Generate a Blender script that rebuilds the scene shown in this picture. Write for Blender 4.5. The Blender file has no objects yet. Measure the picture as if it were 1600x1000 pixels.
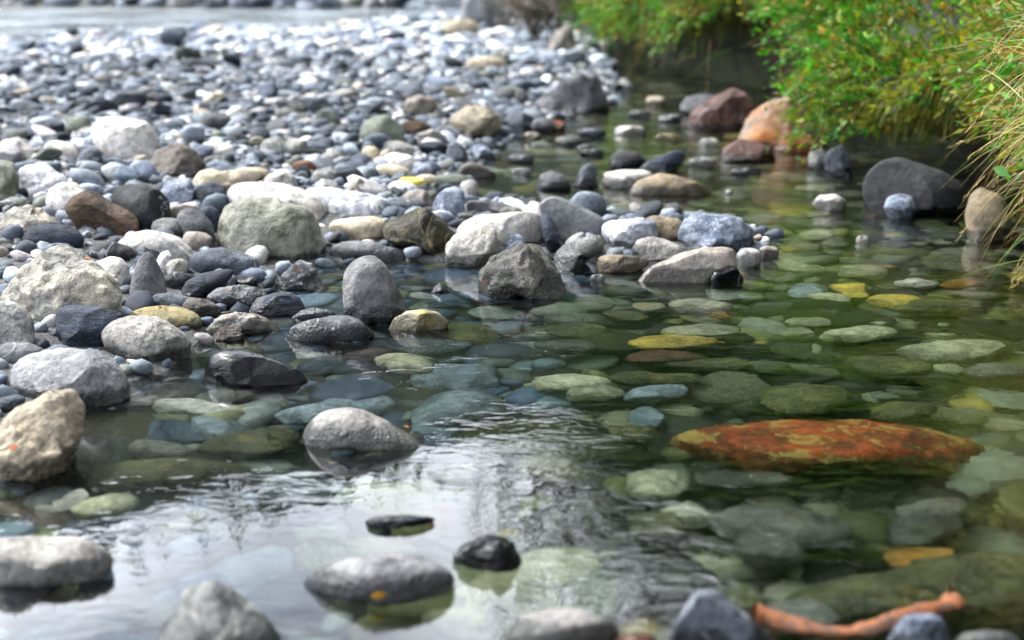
import bpy, math, random
import numpy as np
from mathutils import Vector

# ------------------------------------------------------------------ camera, sky, sun, exposure
scene = bpy.context.scene
COL = scene.collection
CAM_H, F, PITCH = 0.60, 2222.0, math.atan(560.0 / 2222.0)
cam_d = bpy.data.cameras.new('camera'); cam = bpy.data.objects.new('camera', cam_d); COL.objects.link(cam)
cam.location = (0, 0, CAM_H); cam.rotation_euler = (math.pi / 2 - PITCH, 0, 0)
cam_d.lens = 50.0; cam_d.sensor_width = 36.0; cam_d.clip_start = 0.05; cam_d.clip_end = 600
cam_d.dof.use_dof = True; cam_d.dof.focus_distance = 2.35; cam_d.dof.aperture_fstop = 3.4; cam_d.dof.aperture_blades = 7
scene.camera = cam

SUN_DIR = Vector((-0.50, 0.34, 0.82)).normalized()
SUN_EL = math.asin(SUN_DIR.z); SUN_ROT = math.atan2(SUN_DIR.x, SUN_DIR.y)
world = bpy.data.worlds.new('World'); scene.world = world; world.use_nodes = True
wn, wl = world.node_tree.nodes, world.node_tree.links
wn.clear()
w_out = wn.new('ShaderNodeOutputWorld'); w_bg = wn.new('ShaderNodeBackground'); w_bg.inputs['Strength'].default_value = 0.15
sky = wn.new('ShaderNodeTexSky'); sky.sky_type = 'NISHITA'; sky.sun_disc = False
sky.sun_elevation = SUN_EL; sky.sun_rotation = SUN_ROT; sky.dust_density = 2.0; sky.ozone_density = 1.2
w_tc = wn.new('ShaderNodeTexCoord'); w_map = wn.new('ShaderNodeMapping'); w_map.inputs['Scale'].default_value = (1.0, 1.0, 3.2)
w_no = wn.new('ShaderNodeTexNoise'); w_no.inputs['Scale'].default_value = 3.2; w_no.inputs['Detail'].default_value = 6; w_no.inputs['Roughness'].default_value = 0.55
w_r = wn.new('ShaderNodeValToRGB'); w_r.color_ramp.elements[0].position = 0.22; w_r.color_ramp.elements[1].position = 0.52
w_mix = wn.new('ShaderNodeMix'); w_mix.data_type = 'RGBA'
# thin cloud, brighter towards the veiled sun
w_dot = wn.new('ShaderNodeVectorMath'); w_dot.operation = 'DOT_PRODUCT'; w_dot.inputs[1].default_value = SUN_DIR
w_pos = wn.new('ShaderNodeMath'); w_pos.operation = 'MAXIMUM'; w_pos.inputs[1].default_value = 0.0
w_pow = wn.new('ShaderNodeMath'); w_pow.operation = 'POWER'; w_pow.inputs[1].default_value = 2.0
w_gl = wn.new('ShaderNodeMath'); w_gl.operation = 'MULTIPLY_ADD'; w_gl.inputs[1].default_value = 1.9; w_gl.inputs[2].default_value = 0.14
w_cl = wn.new('ShaderNodeVectorMath'); w_cl.operation = 'SCALE'; w_cl.inputs[0].default_value = (8.7, 9.1, 9.9)
wl.new(w_tc.outputs['Generated'], w_dot.inputs[0]); wl.new(w_dot.outputs['Value'], w_pos.inputs[0]); wl.new(w_pos.outputs[0], w_pow.inputs[0])
wl.new(w_pow.outputs[0], w_gl.inputs[0]); w_sep = wn.new('ShaderNodeSeparateXYZ'); wl.new(w_tc.outputs['Generated'], w_sep.inputs[0])          # haze whitens the sky towards the horizon
w_inv = wn.new('ShaderNodeMath'); w_inv.operation = 'SUBTRACT'; w_inv.use_clamp = True; w_inv.inputs[0].default_value = 1.0; wl.new(w_sep.outputs[2], w_inv.inputs[1])
w_hp = wn.new('ShaderNodeMath'); w_hp.operation = 'POWER'; w_hp.inputs[1].default_value = 1.5; wl.new(w_inv.outputs[0], w_hp.inputs[0])
w_hz = wn.new('ShaderNodeMath'); w_hz.operation = 'MULTIPLY_ADD'; w_hz.inputs[1].default_value = 5.6; w_hz.inputs[2].default_value = 1.0; wl.new(w_hp.outputs[0], w_hz.inputs[0])
w_ml = wn.new('ShaderNodeMath'); w_ml.operation = 'MULTIPLY'; wl.new(w_gl.outputs[0], w_ml.inputs[0]); wl.new(w_hz.outputs[0], w_ml.inputs[1])
wl.new(w_ml.outputs[0], w_cl.inputs['Scale']); wl.new(w_cl.outputs[0], w_mix.inputs[7])
wl.new(w_tc.outputs['Generated'], w_map.inputs['Vector']); wl.new(w_map.outputs['Vector'], w_no.inputs['Vector'])
wl.new(w_no.outputs['Fac'], w_r.inputs['Fac']); wl.new(w_r.outputs['Color'], w_mix.inputs[0])
wl.new(sky.outputs['Color'], w_mix.inputs[6]); wl.new(w_mix.outputs[2], w_bg.inputs['Color']); wl.new(w_bg.outputs['Background'], w_out.inputs['Surface'])

sun_d = bpy.data.lights.new('sun', 'SUN'); sun = bpy.data.objects.new('sun', sun_d); COL.objects.link(sun)
sun_d.energy = 5.0; sun_d.angle = math.radians(3.0); sun_d.color = (1.0, 0.955, 0.87)
sun.rotation_euler = SUN_DIR.to_track_quat('Z', 'Y').to_euler(); sun.location = (-6, 4, 10)

scene.view_settings.view_transform = 'Standard'; scene.view_settings.look = 'None'
scene.view_settings.exposure = 0.48; scene.view_settings.gamma = 1.0; scene.view_settings.use_curve_mapping = False
scene.render.engine = 'CYCLES'
scene.cycles.use_denoising = True
scene.cycles.use_adaptive_sampling = True; scene.cycles.adaptive_threshold = 0.03
scene.cycles.max_bounces = 6; scene.cycles.transmission_bounces = 4; scene.cycles.glossy_bounces = 3; scene.cycles.diffuse_bounces = 2
scene.cycles.transparent_max_bounces = 8
scene.cycles.sample_clamp_indirect = 6.0

# ------------------------------------------------------------------ geometry helpers
CP, SP = math.cos(PITCH), math.sin(PITCH)
CAM = np.array([0, 0, CAM_H]); FWD = np.array([0, CP, -SP]); UP = np.array([0, SP, CP]); RIGHT = np.array([1.0, 0, 0])

def ray(px, py):
    return FWD + RIGHT * ((px - 800) / F) + UP * ((500 - py) / F)

def at_z(px, py, z=0.0):
    r = ray(px, py); t = (z - CAM_H) / r[2]
    return CAM + r * t

def to_px(P):
    P = np.asarray(P, float) - CAM
    d = P @ FWD
    return 800 + F * (P @ RIGHT) / d, 500 - F * (P @ UP) / d, d

def refract_at(px, py, depth):
    """the point at a given depth under the water that is seen through pixel px, py"""
    r = ray(px, py); h = at_z(px, py, 0.0); r = r / np.linalg.norm(r)
    n = 1 / 1.333; c = -r[2]; k = math.sqrt(1 - n * n * (1 - c * c))
    d = n * r + (n * c - k) * np.array([0, 0, 1.0])
    return h + d * (-depth / d[2])

# plan outline of the gravel bar at the water line
BAR = np.array([at_z(x, y)[:2] for x, y in [(-600, 760), (-200, 715), (20, 690), (110, 640), (190, 612), (290, 560), (340, 520),
    (370, 485), (420, 448), (470, 418), (540, 408), (690, 405), (860, 402), (1000, 405), (1120, 398), (1185, 383), (1190, 365), (1120, 350),
    (1000, 340), (900, 338), (760, 318), (700, 292), (745, 262), (775, 225), (800, 208), (880, 185), (955, 165), (972, 135), (940, 100), (905, 80)]]
    + [(1.3, 12.5), (3.2, 18.0), (2.0, 17.6), (-.6, 16.4), (-1.9, 12.8), (-4.0, 10.6), (-9, 9.6), (-30, 9.2), (-30, 1.5)])

def poly_sd(P, poly):
    """signed distance to a polygon, positive inside"""
    P = np.asarray(P, float); d = np.full(len(P), 1e9); inside = np.zeros(len(P), bool)
    n = len(poly)
    for i in range(n):
        a, b = poly[i], poly[(i + 1) % n]
        ab = b - a; t = np.clip(((P - a) @ ab) / (ab @ ab), 0, 1)
        d = np.minimum(d, np.hypot(*(P - a - t[:, None] * ab).T))
        c = (a[1] > P[:, 1]) != (b[1] > P[:, 1])
        with np.errstate(divide='ignore', invalid='ignore'):
            inside ^= c & (P[:, 0] < (b[0] - a[0]) * (P[:, 1] - a[1]) / (b[1] - a[1]) + a[0])
    return np.where(inside, d, -d)

class Sines:
    """a smooth random field: a sum of sines with random directions"""
    def __init__(s, rng, freq, n=10, dim=3):
        k = rng.normal(size=(n, dim)); k /= np.linalg.norm(k, axis=1)[:, None]
        s.k = k * freq * rng.uniform(0.6, 1.5, (n, 1)); s.p = rng.uniform(0, 6.283, n); s.n = n
    def __call__(s, v):
        return np.sin(v @ s.k.T + s.p).sum(1) / math.sqrt(s.n) * 0.9

_g1, _g2, _g3 = (Sines(np.random.default_rng(5 + i), f, 10, 2) for i, f in enumerate((1.3, 4.0, 11.0)))

def ground_z(P):
    P = np.atleast_2d(np.asarray(P, float))[:, :2]
    s = poly_sd(P, BAR)
    land = 0.006 + 0.055 * (1 - np.exp(-np.maximum(s, 0) / 0.5)) + 0.035 * (1 - np.exp(-np.maximum(s, 0) / 3.0))
    bed = -0.022 - 0.110 * (1 - np.exp(np.minimum(s, 0) / 0.38))
    far = np.clip((P[:, 1] - 3.4) / 1.0, 0, 1)
    bed = bed * (1 - 0.45 * far)
    z = np.where(s > 0, land, bed * np.clip(-s / 0.03, 0, 1) + 0.006 * (1 - np.clip(-s / 0.03, 0, 1)))
    wob = 0.012 * _g1(P) + 0.008 * _g2(P) + 0.004 * _g3(P)
    z = z + wob * np.where(s > 0, np.clip(s / 0.4, 0.15, 1.0), 0.7)
    # opposite bank beyond the far river
    fb = np.clip((P[:, 1] - (19.0 + 0.12 * P[:, 0])) / 6.0, 0, 6)
    z = np.where(P[:, 1] > 16, np.maximum(z, -0.25 + 0.0 * z) + fb * 0.75, z)
    return z

def hit_ground(px, py, water=True):
    r = ray(px, py); t = 0.9
    for _ in range(600):
        p = CAM + r * t
        g = ground_z(p)[0]
        if water: g = max(g, 0.0)
        if p[2] <= g: break
        t += max(0.003, (p[2] - g) / -r[2] * 0.85)
    return CAM + r * t, t

def link(name, mesh, mats, parent=None, loc=None):
    o = bpy.data.objects.new(name, mesh); COL.objects.link(o)
    if not len(mesh.materials):
        for m in (mats if isinstance(mats, (list, tuple)) else [mats]): mesh.materials.append(m)
    if parent: o.parent = parent
    if loc is not None: o.location = loc
    return o

def tag(o, label=None, cat=None, group=None, kind=None):
    if label: o['label'] = label
    if cat: o['category'] = cat
    if group: o['group'] = group
    if kind: o['kind'] = kind
    return o

def mesh_np(name, verts, faces, smooth=True, col=None):
    """faces: (n,3) or (n,4) int array; col: per-vertex rgb"""
    me = bpy.data.meshes.new(name)
    verts = np.ascontiguousarray(verts, np.float32); faces = np.ascontiguousarray(faces, np.int32)
    k = faces.shape[1]
    me.vertices.add(len(verts)); me.vertices.foreach_set('co', verts.ravel())
    me.loops.add(faces.size); me.loops.foreach_set('vertex_index', faces.ravel())
    me.polygons.add(len(faces)); me.polygons.foreach_set('loop_start', np.arange(0, faces.size, k, dtype=np.int32))
    me.update(calc_edges=True)
    me.polygons.foreach_set('use_smooth', np.full(len(faces), smooth))
    if col is not None:
        a = me.color_attributes.new('tint', 'FLOAT_COLOR', 'POINT')
        c4 = np.ones((len(verts), 4), np.float32); c4[:, :3] = col
        a.data.foreach_set('color', c4.ravel())
    me.validate()
    return me

_ico = {}
def ico(sub):
    if sub not in _ico:
        t = (1 + 5 ** 0.5) / 2
        v = [(-1, t, 0), (1, t, 0), (-1, -t, 0), (1, -t, 0), (0, -1, t), (0, 1, t), (0, -1, -t), (0, 1, -t), (t, 0, -1), (t, 0, 1), (-t, 0, -1), (-t, 0, 1)]
        v = [np.array(p) / np.linalg.norm(p) for p in v]
        f = [(0, 11, 5), (0, 5, 1), (0, 1, 7), (0, 7, 10), (0, 10, 11), (1, 5, 9), (5, 11, 4), (11, 10, 2), (10, 7, 6), (7, 1, 8),
             (3, 9, 4), (3, 4, 2), (3, 2, 6), (3, 6, 8), (3, 8, 9), (4, 9, 5), (2, 4, 11), (6, 2, 10), (8, 6, 7), (9, 8, 1)]
        for _ in range(sub):
            mid, nf = {}, []
            def m(a, b):
                k = (a, b) if a < b else (b, a)
                if k not in mid:
                    p = v[a] + v[b]; v.append(p / np.linalg.norm(p)); mid[k] = len(v) - 1
                return mid[k]
            for a, b, c in f:
                x, y, z = m(a, b), m(b, c), m(c, a)
                nf += [(a, x, z), (b, y, x), (c, z, y), (x, y, z)]
            f = nf
        _ico[sub] = (np.array(v), np.array(f))
    return _ico[sub]

ROCK = {  # low, mid, fine, grain, planes
    'smooth': (.08, .025, .007, .003, 2), 'porous': (.08, .030, .014, .009, 2), 'angular': (.07, .045, .020, .012, 9),
    'rough': (.11, .070, .036, .020, 6), 'slab': (.06, .030, .012, .007, 6), 'lumpy': (.09, .100, .036, .012, 3), 'chip': (.10, .055, .020, .010, 11)}

def rock_unit(seed, kind='smooth', sub=4):
    rng = np.random.default_rng(seed)
    v, f = ico(sub); v = v.copy(); a = ROCK[kind]
    for _ in range(a[4]):
        n = rng.normal(size=3); n[1] -= 0.5; n /= np.linalg.norm(n); d = rng.uniform(.50, .78) if kind == 'chip' else rng.uniform(.60, .84)
        h = v @ n - d
        v -= n * (np.maximum(h, 0) * 0.92)[:, None]
    w = v.copy()
    r = 1 + a[0] * Sines(rng, 2.2)(w) + a[1] * Sines(rng, 5.5)(w)
    if sub >= 3: r = r + a[2] * Sines(rng, 13, 14)(w)
    if sub >= 4: r = r + a[3] * Sines(rng, 27, 18)(w)
    return v * r[:, None], f

def radial(poly, c, n=144, smooth=1.6):
    """radius of a closed outline seen from c, in n directions"""
    th = np.arange(n) * 2 * math.pi / n; R = np.zeros(n)
    P = np.asarray(poly, float) - c
    for i in range(len(P)):
        a, b = P[i], P[(i + 1) % len(P)]
        e = b - a
        den = np.cos(th) * e[1] - np.sin(th) * e[0]
        with np.errstate(divide='ignore', invalid='ignore'):
            t = (a[0] * e[1] - a[1] * e[0]) / den
            u = (a[0] * np.sin(th) - a[1] * np.cos(th)) / den
        ok = (np.abs(den) > 1e-9) & (t > 0) & (u >= -1e-6) & (u <= 1 + 1e-6)
        R = np.where(ok, np.maximum(R, np.where(ok, t, 0)), R)
    R[R == 0] = R[R > 0].mean()
    k = np.exp(-0.5 * (np.arange(-6, 7) / smooth) ** 2) if smooth else np.array([1.0])
    k /= k.sum(); h = len(k) // 2
    return np.convolve(np.r_[R[-h:], R, R[:h]], k, 'valid') if h else R

def at_angle(R, th):
    n = len(R); x = (th % (2 * math.pi)) / (2 * math.pi) * n
    i = np.floor(x).astype(int) % n; fr = x - np.floor(x)
    return R[i] * (1 - fr) + R[(i + 1) % n] * fr

def flatten_rim(v, ax=(0, 2)):
    """scale so that the rim seen along the third axis has radius 1 in every direction"""
    rho = np.hypot(v[:, ax[0]], v[:, ax[1]]); th = np.arctan2(v[:, ax[1]], v[:, ax[0]])
    nb = 40; b = ((th % (2 * math.pi)) / (2 * math.pi) * nb).astype(int) % nb
    M = np.zeros(nb); np.maximum.at(M, b, rho)
    M = (np.roll(M, 1) + 2 * M + np.roll(M, -1)) / 4
    return rho / at_angle(np.roll(M, 0), th - math.pi / nb), th

HERO = []       # (outline, depth, half thickness) of each placed stone, to keep the loose pebbles out of it
_seed = [100]

def area_centroid(p):
    p = np.asarray(p, float); x, y = p.T; x2, y2 = np.roll(x, -1), np.roll(y, -1); c = x * y2 - x2 * y; A = c.sum() / 2
    return np.array([((x + x2) * c).sum(), ((y + y2) * c).sum()]) / (6 * A)

def stone(label, mat, pts, kind='smooth', b=0.46, ext=0.32, base=None, sub=None, cat=None, seat=0.8):
    """a stone that stands on the bar or in the shallows; its outline is the one it shows towards the stream"""
    _seed[0] += 1
    pts = np.array(pts, float)
    x0, y0 = pts.min(0); x1, y1 = pts.max(0); h = y1 - y0
    base = base or y1
    q = pts.copy(); mid = y0 + 0.55 * h
    s = np.clip((q[:, 1] - mid) / max(y1 - mid, 1e-6), 0, 1)
    q[:, 1] += (ext * h + (base - y1)) * s
    c = area_centroid(q)
    _, t1 = hit_ground(c[0], base)
    w = (x1 - x0) * t1 / F; bb = b * min(w, 1.9 * h * t1 / F) if b else 0.4 * w
    tc = t1 + seat * bb
    sub = sub or (4 if (x1 - x0) > 75 else 3)
    v, f = rock_unit(_seed[0], kind, sub)
    rho, th = flatten_rim(v)
    qq = (q - c) * np.array([1, -1])
    R = radial(qq, np.zeros(2)) * tc / F
    rad = rho * at_angle(R, th)
    nz = 1 + {'smooth': .004, 'porous': .008, 'angular': .012, 'rough': .02, 'slab': .008, 'lumpy': .02}[kind] * Sines(np.random.default_rng(_seed[0] * 7), 16, 14)(v)
    rad = rad * nz
    rd = ray(c[0], c[1]); ctr = CAM + rd * tc; rh = rd / np.linalg.norm(rd)
    yd = np.sign(v[:, 1]) * np.abs(v[:, 1]) ** 0.85
    W = ctr + np.outer(rad * np.cos(th), RIGHT) + np.outer(rad * np.sin(th), UP) + np.outer(yd * bb, rh)
    loc = np.array([ctr[0], ctr[1], max(W[:, 2].min(), -0.2)])
    big = w > 0.13
    nm = cat or ('boulder' if big else 'stone')
    o = link(nm, mesh_np(nm, W - loc, f), M[mat], loc=loc)
    tag(o, label, nm)
    HERO.append((pts, tc, bb))
    return o

def ell(x0, y0, x1, y1, rot=0, n=14, p=2.3):
    """an oval outline in a box, turned by rot degrees"""
    th = np.arange(n) * 2 * math.pi / n; c, s = np.cos(th), np.sin(th)
    x = np.sign(c) * np.abs(c) ** (2 / p); y = np.sign(s) * np.abs(s) ** (2 / p)
    a, b2 = (x1 - x0) / 2, (y1 - y0) / 2; r = math.radians(rot)
    return np.c_[(x0 + x1) / 2 + a * x * math.cos(r) - b2 * y * math.sin(r), (y0 + y1) / 2 + a * x * math.sin(r) + b2 * y * math.cos(r)]

BEDHERO = []
def sunk(label, mat, pts, kind='slab', top=None, thick=0.32, sub=3, nm='stone', rise=False):
    """a flat stone lying on the bed, its plan outline seen through the water"""
    _seed[0] += 1
    pts = np.array(pts, float); c = pts.mean(0)
    dep = 0.10
    for _ in range(3):
        P = np.array([refract_at(x, y, dep)[:2] for x, y in pts]); pc = P.mean(0)
        ex = np.ptp(P, axis=0); cth = thick * min(ex)
        g = ground_z(pc)[0]
        if rise: cth = max(cth, (-top - g) * .62); zt = -top
        else: zt = min(g + 1.9 * cth + .040, -0.006, -.3 * (top or 0))
        dep = -zt + 0.3 * cth
    v, f = rock_unit(_seed[0], kind, sub)
    rho, th = flatten_rim(v, (0, 1))
    R = radial(P - pc, np.zeros(2))
    jr = np.random.default_rng(_seed[0] * 3); jt = np.arange(len(R)) * 2 * math.pi / len(R)
    R = R * (1 + sum(jr.normal(0, .13 / k) * np.cos(k * jt + jr.uniform(0, 6.3)) for k in (2, 3, 4, 5, 7)))
    rad = rho * at_angle(R, th)
    zz = np.sign(v[:, 2]) * np.abs(v[:, 2]) ** 0.8
    W = np.c_[pc[0] + rad * np.cos(th), pc[1] + rad * np.sin(th), zt - cth + zz * cth]
    tilt = Sines(np.random.default_rng(_seed[0]), 3, 3, 2)
    loc = np.array([pc[0], pc[1], zt - 2 * cth])
    o = link(nm, mesh_np(nm, W - loc, f), M[mat], loc=loc); tag(o, label, nm)
    BEDHERO.append((pc, max(ex) / 2))
    return o

# ------------------------------------------------------------------ materials
M = {}
class N:
    """small node-tree helper"""
    def __init__(s, name):
        s.m = bpy.data.materials.new(name); s.m.use_nodes = True; s.t = s.m.node_tree; s.t.nodes.clear()
        s.out = s.t.nodes.new('ShaderNodeOutputMaterial')
    def new(s, typ, **kw):
        n = s.t.nodes.new(typ)
        for k, v in kw.items():
            if k.startswith('_'): setattr(n, k[1:], v)
            else: s.set(n.inputs[k.replace('__', ' ')], v)
        return n
    def set(s, sock, v):
        if isinstance(v, bpy.types.NodeSocket): s.t.links.new(v, sock)
        else: sock.default_value = v
    def math(s, op, a, b=0.0, clamp=False):
        n = s.t.nodes.new('ShaderNodeMath'); n.operation = op; n.use_clamp = clamp; s.set(n.inputs[0], a); s.set(n.inputs[1], b); return n.outputs[0]
    def mix(s, fac, a, b, blend='MIX'):
        n = s.t.nodes.new('ShaderNodeMix'); n.data_type = 'RGBA'; n.blend_type = blend
        s.set(n.inputs[0], fac)
        for i, c in ((6, a), (7, b)):
            s.set(n.inputs[i], c if isinstance(c, bpy.types.NodeSocket) else (*c[:3], 1))
        return n.outputs[2]
    def noise(s, vec, scale, detail=4, rough=0.55, dist=0.0):
        return s.new('ShaderNodeTexNoise', Vector=vec, Scale=scale, Detail=detail, Roughness=rough, Distortion=dist).outputs['Fac']
    def ramp(s, x, lo, hi):
        n = s.t.nodes.new('ShaderNodeMapRange'); n.clamp = True; n.interpolation_type = 'SMOOTHSTEP'
        s.set(n.inputs[0], x); n.inputs[1].default_value = lo; n.inputs[2].default_value = hi; return n.outputs[0]

def stone_mat(key, c1, c2, speck=None, speck_amt=0.0, vein=None, vein_w=0.012, patch=None, patch_lo=0.58, scale=16, rough=0.78, bump=1.0,
              wet=True, pits=0.0, crack=0.0, gloss=None, layers=0.0):
    g_ = 1.2 if key.startswith('bed_') else 1.36
    deep = lambda c: tuple((.74 if key in ('bed_pale', 'bed_teal', 'bed_white', 'bed_ochre', 'bed_red') else .50 if key.startswith('bed_') else .51) * (v / .66) ** g_ for v in c) if c else c
    c1, c2, speck, vein, patch = map(deep, (c1, c2, speck, vein, patch))
    n = N('stone_' + key); M[key] = n.m
    tc = n.new('ShaderNodeTexCoord').outputs['Object']; oi = n.new('ShaderNodeObjectInfo')
    off = n.new('ShaderNodeVectorMath', _operation='SCALE'); n.set(off.inputs[0], (7.3, 3.1, 5.7)); n.set(off.inputs['Scale'], oi.outputs['Random'])
    vec = n.new('ShaderNodeVectorMath', _operation='ADD'); n.set(vec.inputs[0], tc); n.set(vec.inputs[1], off.outputs[0]); vec = vec.outputs[0]
    if layers:
        mp = n.new('ShaderNodeMapping'); n.set(mp.inputs['Vector'], vec); mp.inputs['Rotation'].default_value = (0.5, 0.4, 0.2); mp.inputs['Scale'].default_value = (1, 1, 1 + layers)
        lv = mp.outputs[0]
    else: lv = vec
    big = n.noise(lv, scale, 3, 0.6, 0.4)
    col = n.mix(n.ramp(big, 0.36, 0.64), c1, c2)
    med = n.noise(lv, scale * 4.3, 4, 0.7)
    col = n.mix(0.62, col, n.mix(n.ramp(med, 0.33, 0.68), (0.48, 0.49, 0.50), (1.32, 1.31, 1.30)), 'MULTIPLY')
    tone = n.noise(vec, scale * 0.38, 3, 0.6, 0.5)
    col = n.mix(0.85, col, n.mix(n.ramp(tone, 0.34, 0.62), (0.58, 0.59, 0.60), (1.16, 1.15, 1.13)), 'MULTIPLY')
    if patch:
        pm = n.ramp(n.noise(vec, scale * 0.8, 4, 0.62, 0.6), patch_lo, patch_lo + 0.1)
        col = n.mix(n.math('MULTIPLY', pm, 0.85), col, patch)
    if vein:
        vn = n.noise(vec, scale * 0.45, 3, 0.5, 0.8)
        d = n.math('ABSOLUTE', n.math('SUBTRACT', vn, 0.5)); vm = n.math('SUBTRACT', 1.0, n.ramp(d, vein_w * 0.3, vein_w))
        vm = n.math('MULTIPLY', vm, n.ramp(n.noise(vec, scale * 0.7, 2), 0.42, 0.55))
        col = n.mix(vm, col, vein)
    if speck:
        sp = n.ramp(n.noise(vec, 210, 1, 0.7), 0.56, 0.68)
        col = n.mix(n.math('MULTIPLY', sp, speck_amt * 0.65), col, speck)
        sp2 = n.ramp(n.noise(vec, 75, 2, 0.7), 0.60, 0.70)
        col = n.mix(n.math('MULTIPLY', sp2, speck_amt * 0.7), col, speck)
    grain = n.noise(vec, 420, 1, 0.6)
    col = n.mix(0.35, col, n.mix(grain, (0.55, 0.55, 0.56), (1.35, 1.34, 1.32)), 'MULTIPLY')
    bright = n.math('ADD', 0.86, n.math('MULTIPLY', oi.outputs['Random'], 0.28))
    cb = n.new('ShaderNodeCombineXYZ'); [n.set(cb.inputs[i], bright) for i in range(3)]
    col = n.mix(1.0, col, cb.outputs[0], 'MULTIPLY')
    ro = rough
    if wet:   # film of water the ripples leave on the stone just above the stream
        g = n.new('ShaderNodeNewGeometry'); sx = n.new('ShaderNodeSeparateXYZ'); n.set(sx.inputs[0], g.outputs['Position'])
        wn_ = n.math('MULTIPLY', n.noise(vec, 22, 3), 0.046)
        wm = n.math('SUBTRACT', 1.0, n.ramp(n.math('SUBTRACT', sx.outputs[2], wn_), -0.001, 0.006))
        col = n.mix(wm, col, n.mix(1.0, col, (0.28, 0.29, 0.29), 'MULTIPLY'))
        ro = n.math('SUBTRACT', rough, n.math('MULTIPLY', wm, rough - 0.22))
    h = n.math('ADD', n.math('MULTIPLY', n.noise(lv, scale * 2.4, 5, 0.66), 1.0), n.math('MULTIPLY', n.noise(vec, 230, 1, 0.6), 0.2))
    if pits:
        vo = n.new('ShaderNodeTexVoronoi', Vector=vec, Scale=95.0, Randomness=1.0).outputs['Distance']
        pm = n.math('MULTIPLY', n.math('SUBTRACT', 1.0, n.ramp(vo, 0.08, 0.34)), n.ramp(n.noise(vec, 34, 2), 0.45, 0.62))
        h = n.math('SUBTRACT', h, n.math('MULTIPLY', pm, 0.5 * pits)); col = n.mix(n.math('MULTIPLY', pm, 0.5 * pits), col, (0.10, 0.10, 0.09))
    if crack:
        cn = n.noise(vec, scale * 0.9, 5, 0.6, 1.2); d = n.math('ABSOLUTE', n.math('SUBTRACT', cn, 0.5))
        cm = n.math('SUBTRACT', 1.0, n.ramp(d, 0.002, 0.012)); cm = n.math('MULTIPLY', cm, n.ramp(n.noise(vec, scale * 1.2, 2), 0.47, 0.58))
        h = n.math('SUBTRACT', h, n.math('MULTIPLY', cm, 0.9 * crack)); col = n.mix(n.math('MULTIPLY', cm, 0.75 * crack), col, (0.05, 0.045, 0.035))
    bp = n.new('ShaderNodeBump', Strength=0.85, Distance=0.0085 * bump, Height=h)
    p = n.new('ShaderNodeBsdfPrincipled', Base__Color=col, Roughness=ro, Normal=bp.outputs[0])
    p.inputs['Specular IOR Level'].default_value = 0.35 if gloss is None else gloss
    n.t.links.new(p.outputs[0], n.out.inputs['Surface'])

stone_mat('white', (.72, .69, .65), (.58, .565, .56), (.16, .17, .18), .45, crack=.6, scale=14)
stone_mat('marble', (.62, .62, .64), (.40, .42, .48), (.14, .15, .18), .3, vein=(.78, .78, .78), vein_w=.03, scale=20)
stone_mat('cream', (.60, .54, .43), (.50, .45, .36), (.20, .17, .12), .25, scale=12)
stone_mat('granite', (.53, .51, .475), (.40, .385, .37), (.10, .10, .10), .6, scale=26, pits=.5)
stone_mat('pale', (.40, .40, .38), (.26, .27, .27), (.09, .09, .09), .45, scale=20, pits=.6, crack=.5)
stone_mat('palerust', (.62, .58, .50), (.34, .34, .32), (.08, .08, .07), .45, patch=(.38, .20, .07), patch_lo=.64, scale=14, crack=1.0, bump=1.5)
stone_mat('porous', (.31, .30, .27), (.17, .17, .16), (.06, .06, .055), .55, scale=24, pits=1.0, crack=.6, bump=1.6)
stone_mat('grey', (.27, .28, .29), (.20, .21, .22), (.40, .40, .40), .18, scale=14)
stone_mat('greyspeck', (.24, .25, .26), (.13, .14, .155), (.42, .42, .43), .3, scale=20, vein=(.5, .5, .5), vein_w=.012, pits=.3)
stone_mat('bluegrey', (.175, .195, .225), (.105, .12, .145), (.35, .37, .40), .3, scale=18, vein=(.45, .47, .5), vein_w=.008)
stone_mat('bluewhite', (.42, .46, .54), (.17, .21, .29), (.65, .66, .68), .5, scale=28, crack=.5, bump=1.3)
stone_mat('slate', (.060, .080, .125), (.030, .042, .068), (.20, .23, .28), .3, scale=16, layers=2.5)
stone_mat('dark', (.050, .056, .064), (.022, .026, .032), (.16, .17, .18), .25, scale=16, vein=(.30, .31, .33), vein_w=.010)
stone_mat('black', (.014, .016, .020), (.030, .034, .042), (.12, .12, .13), .2, scale=12, vein=(.30, .31, .34), vein_w=.014, rough=.28, gloss=.3, bump=.3)
stone_mat('brown', (.150, .098, .056), (.080, .055, .036), (.24, .17, .10), .4, scale=18, crack=.8, bump=1.6, layers=1.5)
stone_mat('taupe', (.24, .215, .19), (.17, .155, .14), (.36, .34, .31), .3, scale=20, layers=1.5)
stone_mat('tan', (.36, .30, .22), (.26, .22, .165), (.14, .11, .08), .3, scale=14)
stone_mat('beige', (.42, .385, .345), (.34, .315, .29), (.16, .14, .12), .3, scale=14, crack=.4)
stone_mat('mossgrey', (.40, .40, .36), (.24, .25, .21), (.50, .50, .46), .25, patch=(.12, .125, .08), patch_lo=.56, scale=12, crack=.5, bump=1.2)
stone_mat('slategrey', (.38, .375, .375), (.17, .175, .185), (.08, .08, .09), .35, scale=15, pits=.3)
stone_mat('lavgranite', (.45, .445, .455), (.32, .32, .335), (.10, .10, .11), .5, scale=24, pits=.7)
stone_mat('greenish', (.26, .28, .24), (.19, .21, .175), (.40, .42, .38), .25, scale=14, layers=2)
stone_mat('veined', (.100, .095, .065), (.050, .050, .040), (.26, .22, .11), .45, vein=(.30, .25, .13), vein_w=.011, patch=(.22, .17, .06), patch_lo=.6, scale=18, crack=.8, bump=1.6)
stone_mat('mosstop', (.56, .50, .40), (.36, .32, .24), (.10, .09, .07), .4, patch=(.24, .21, .055), patch_lo=.50, scale=12, crack=.7, bump=1.3)
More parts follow.
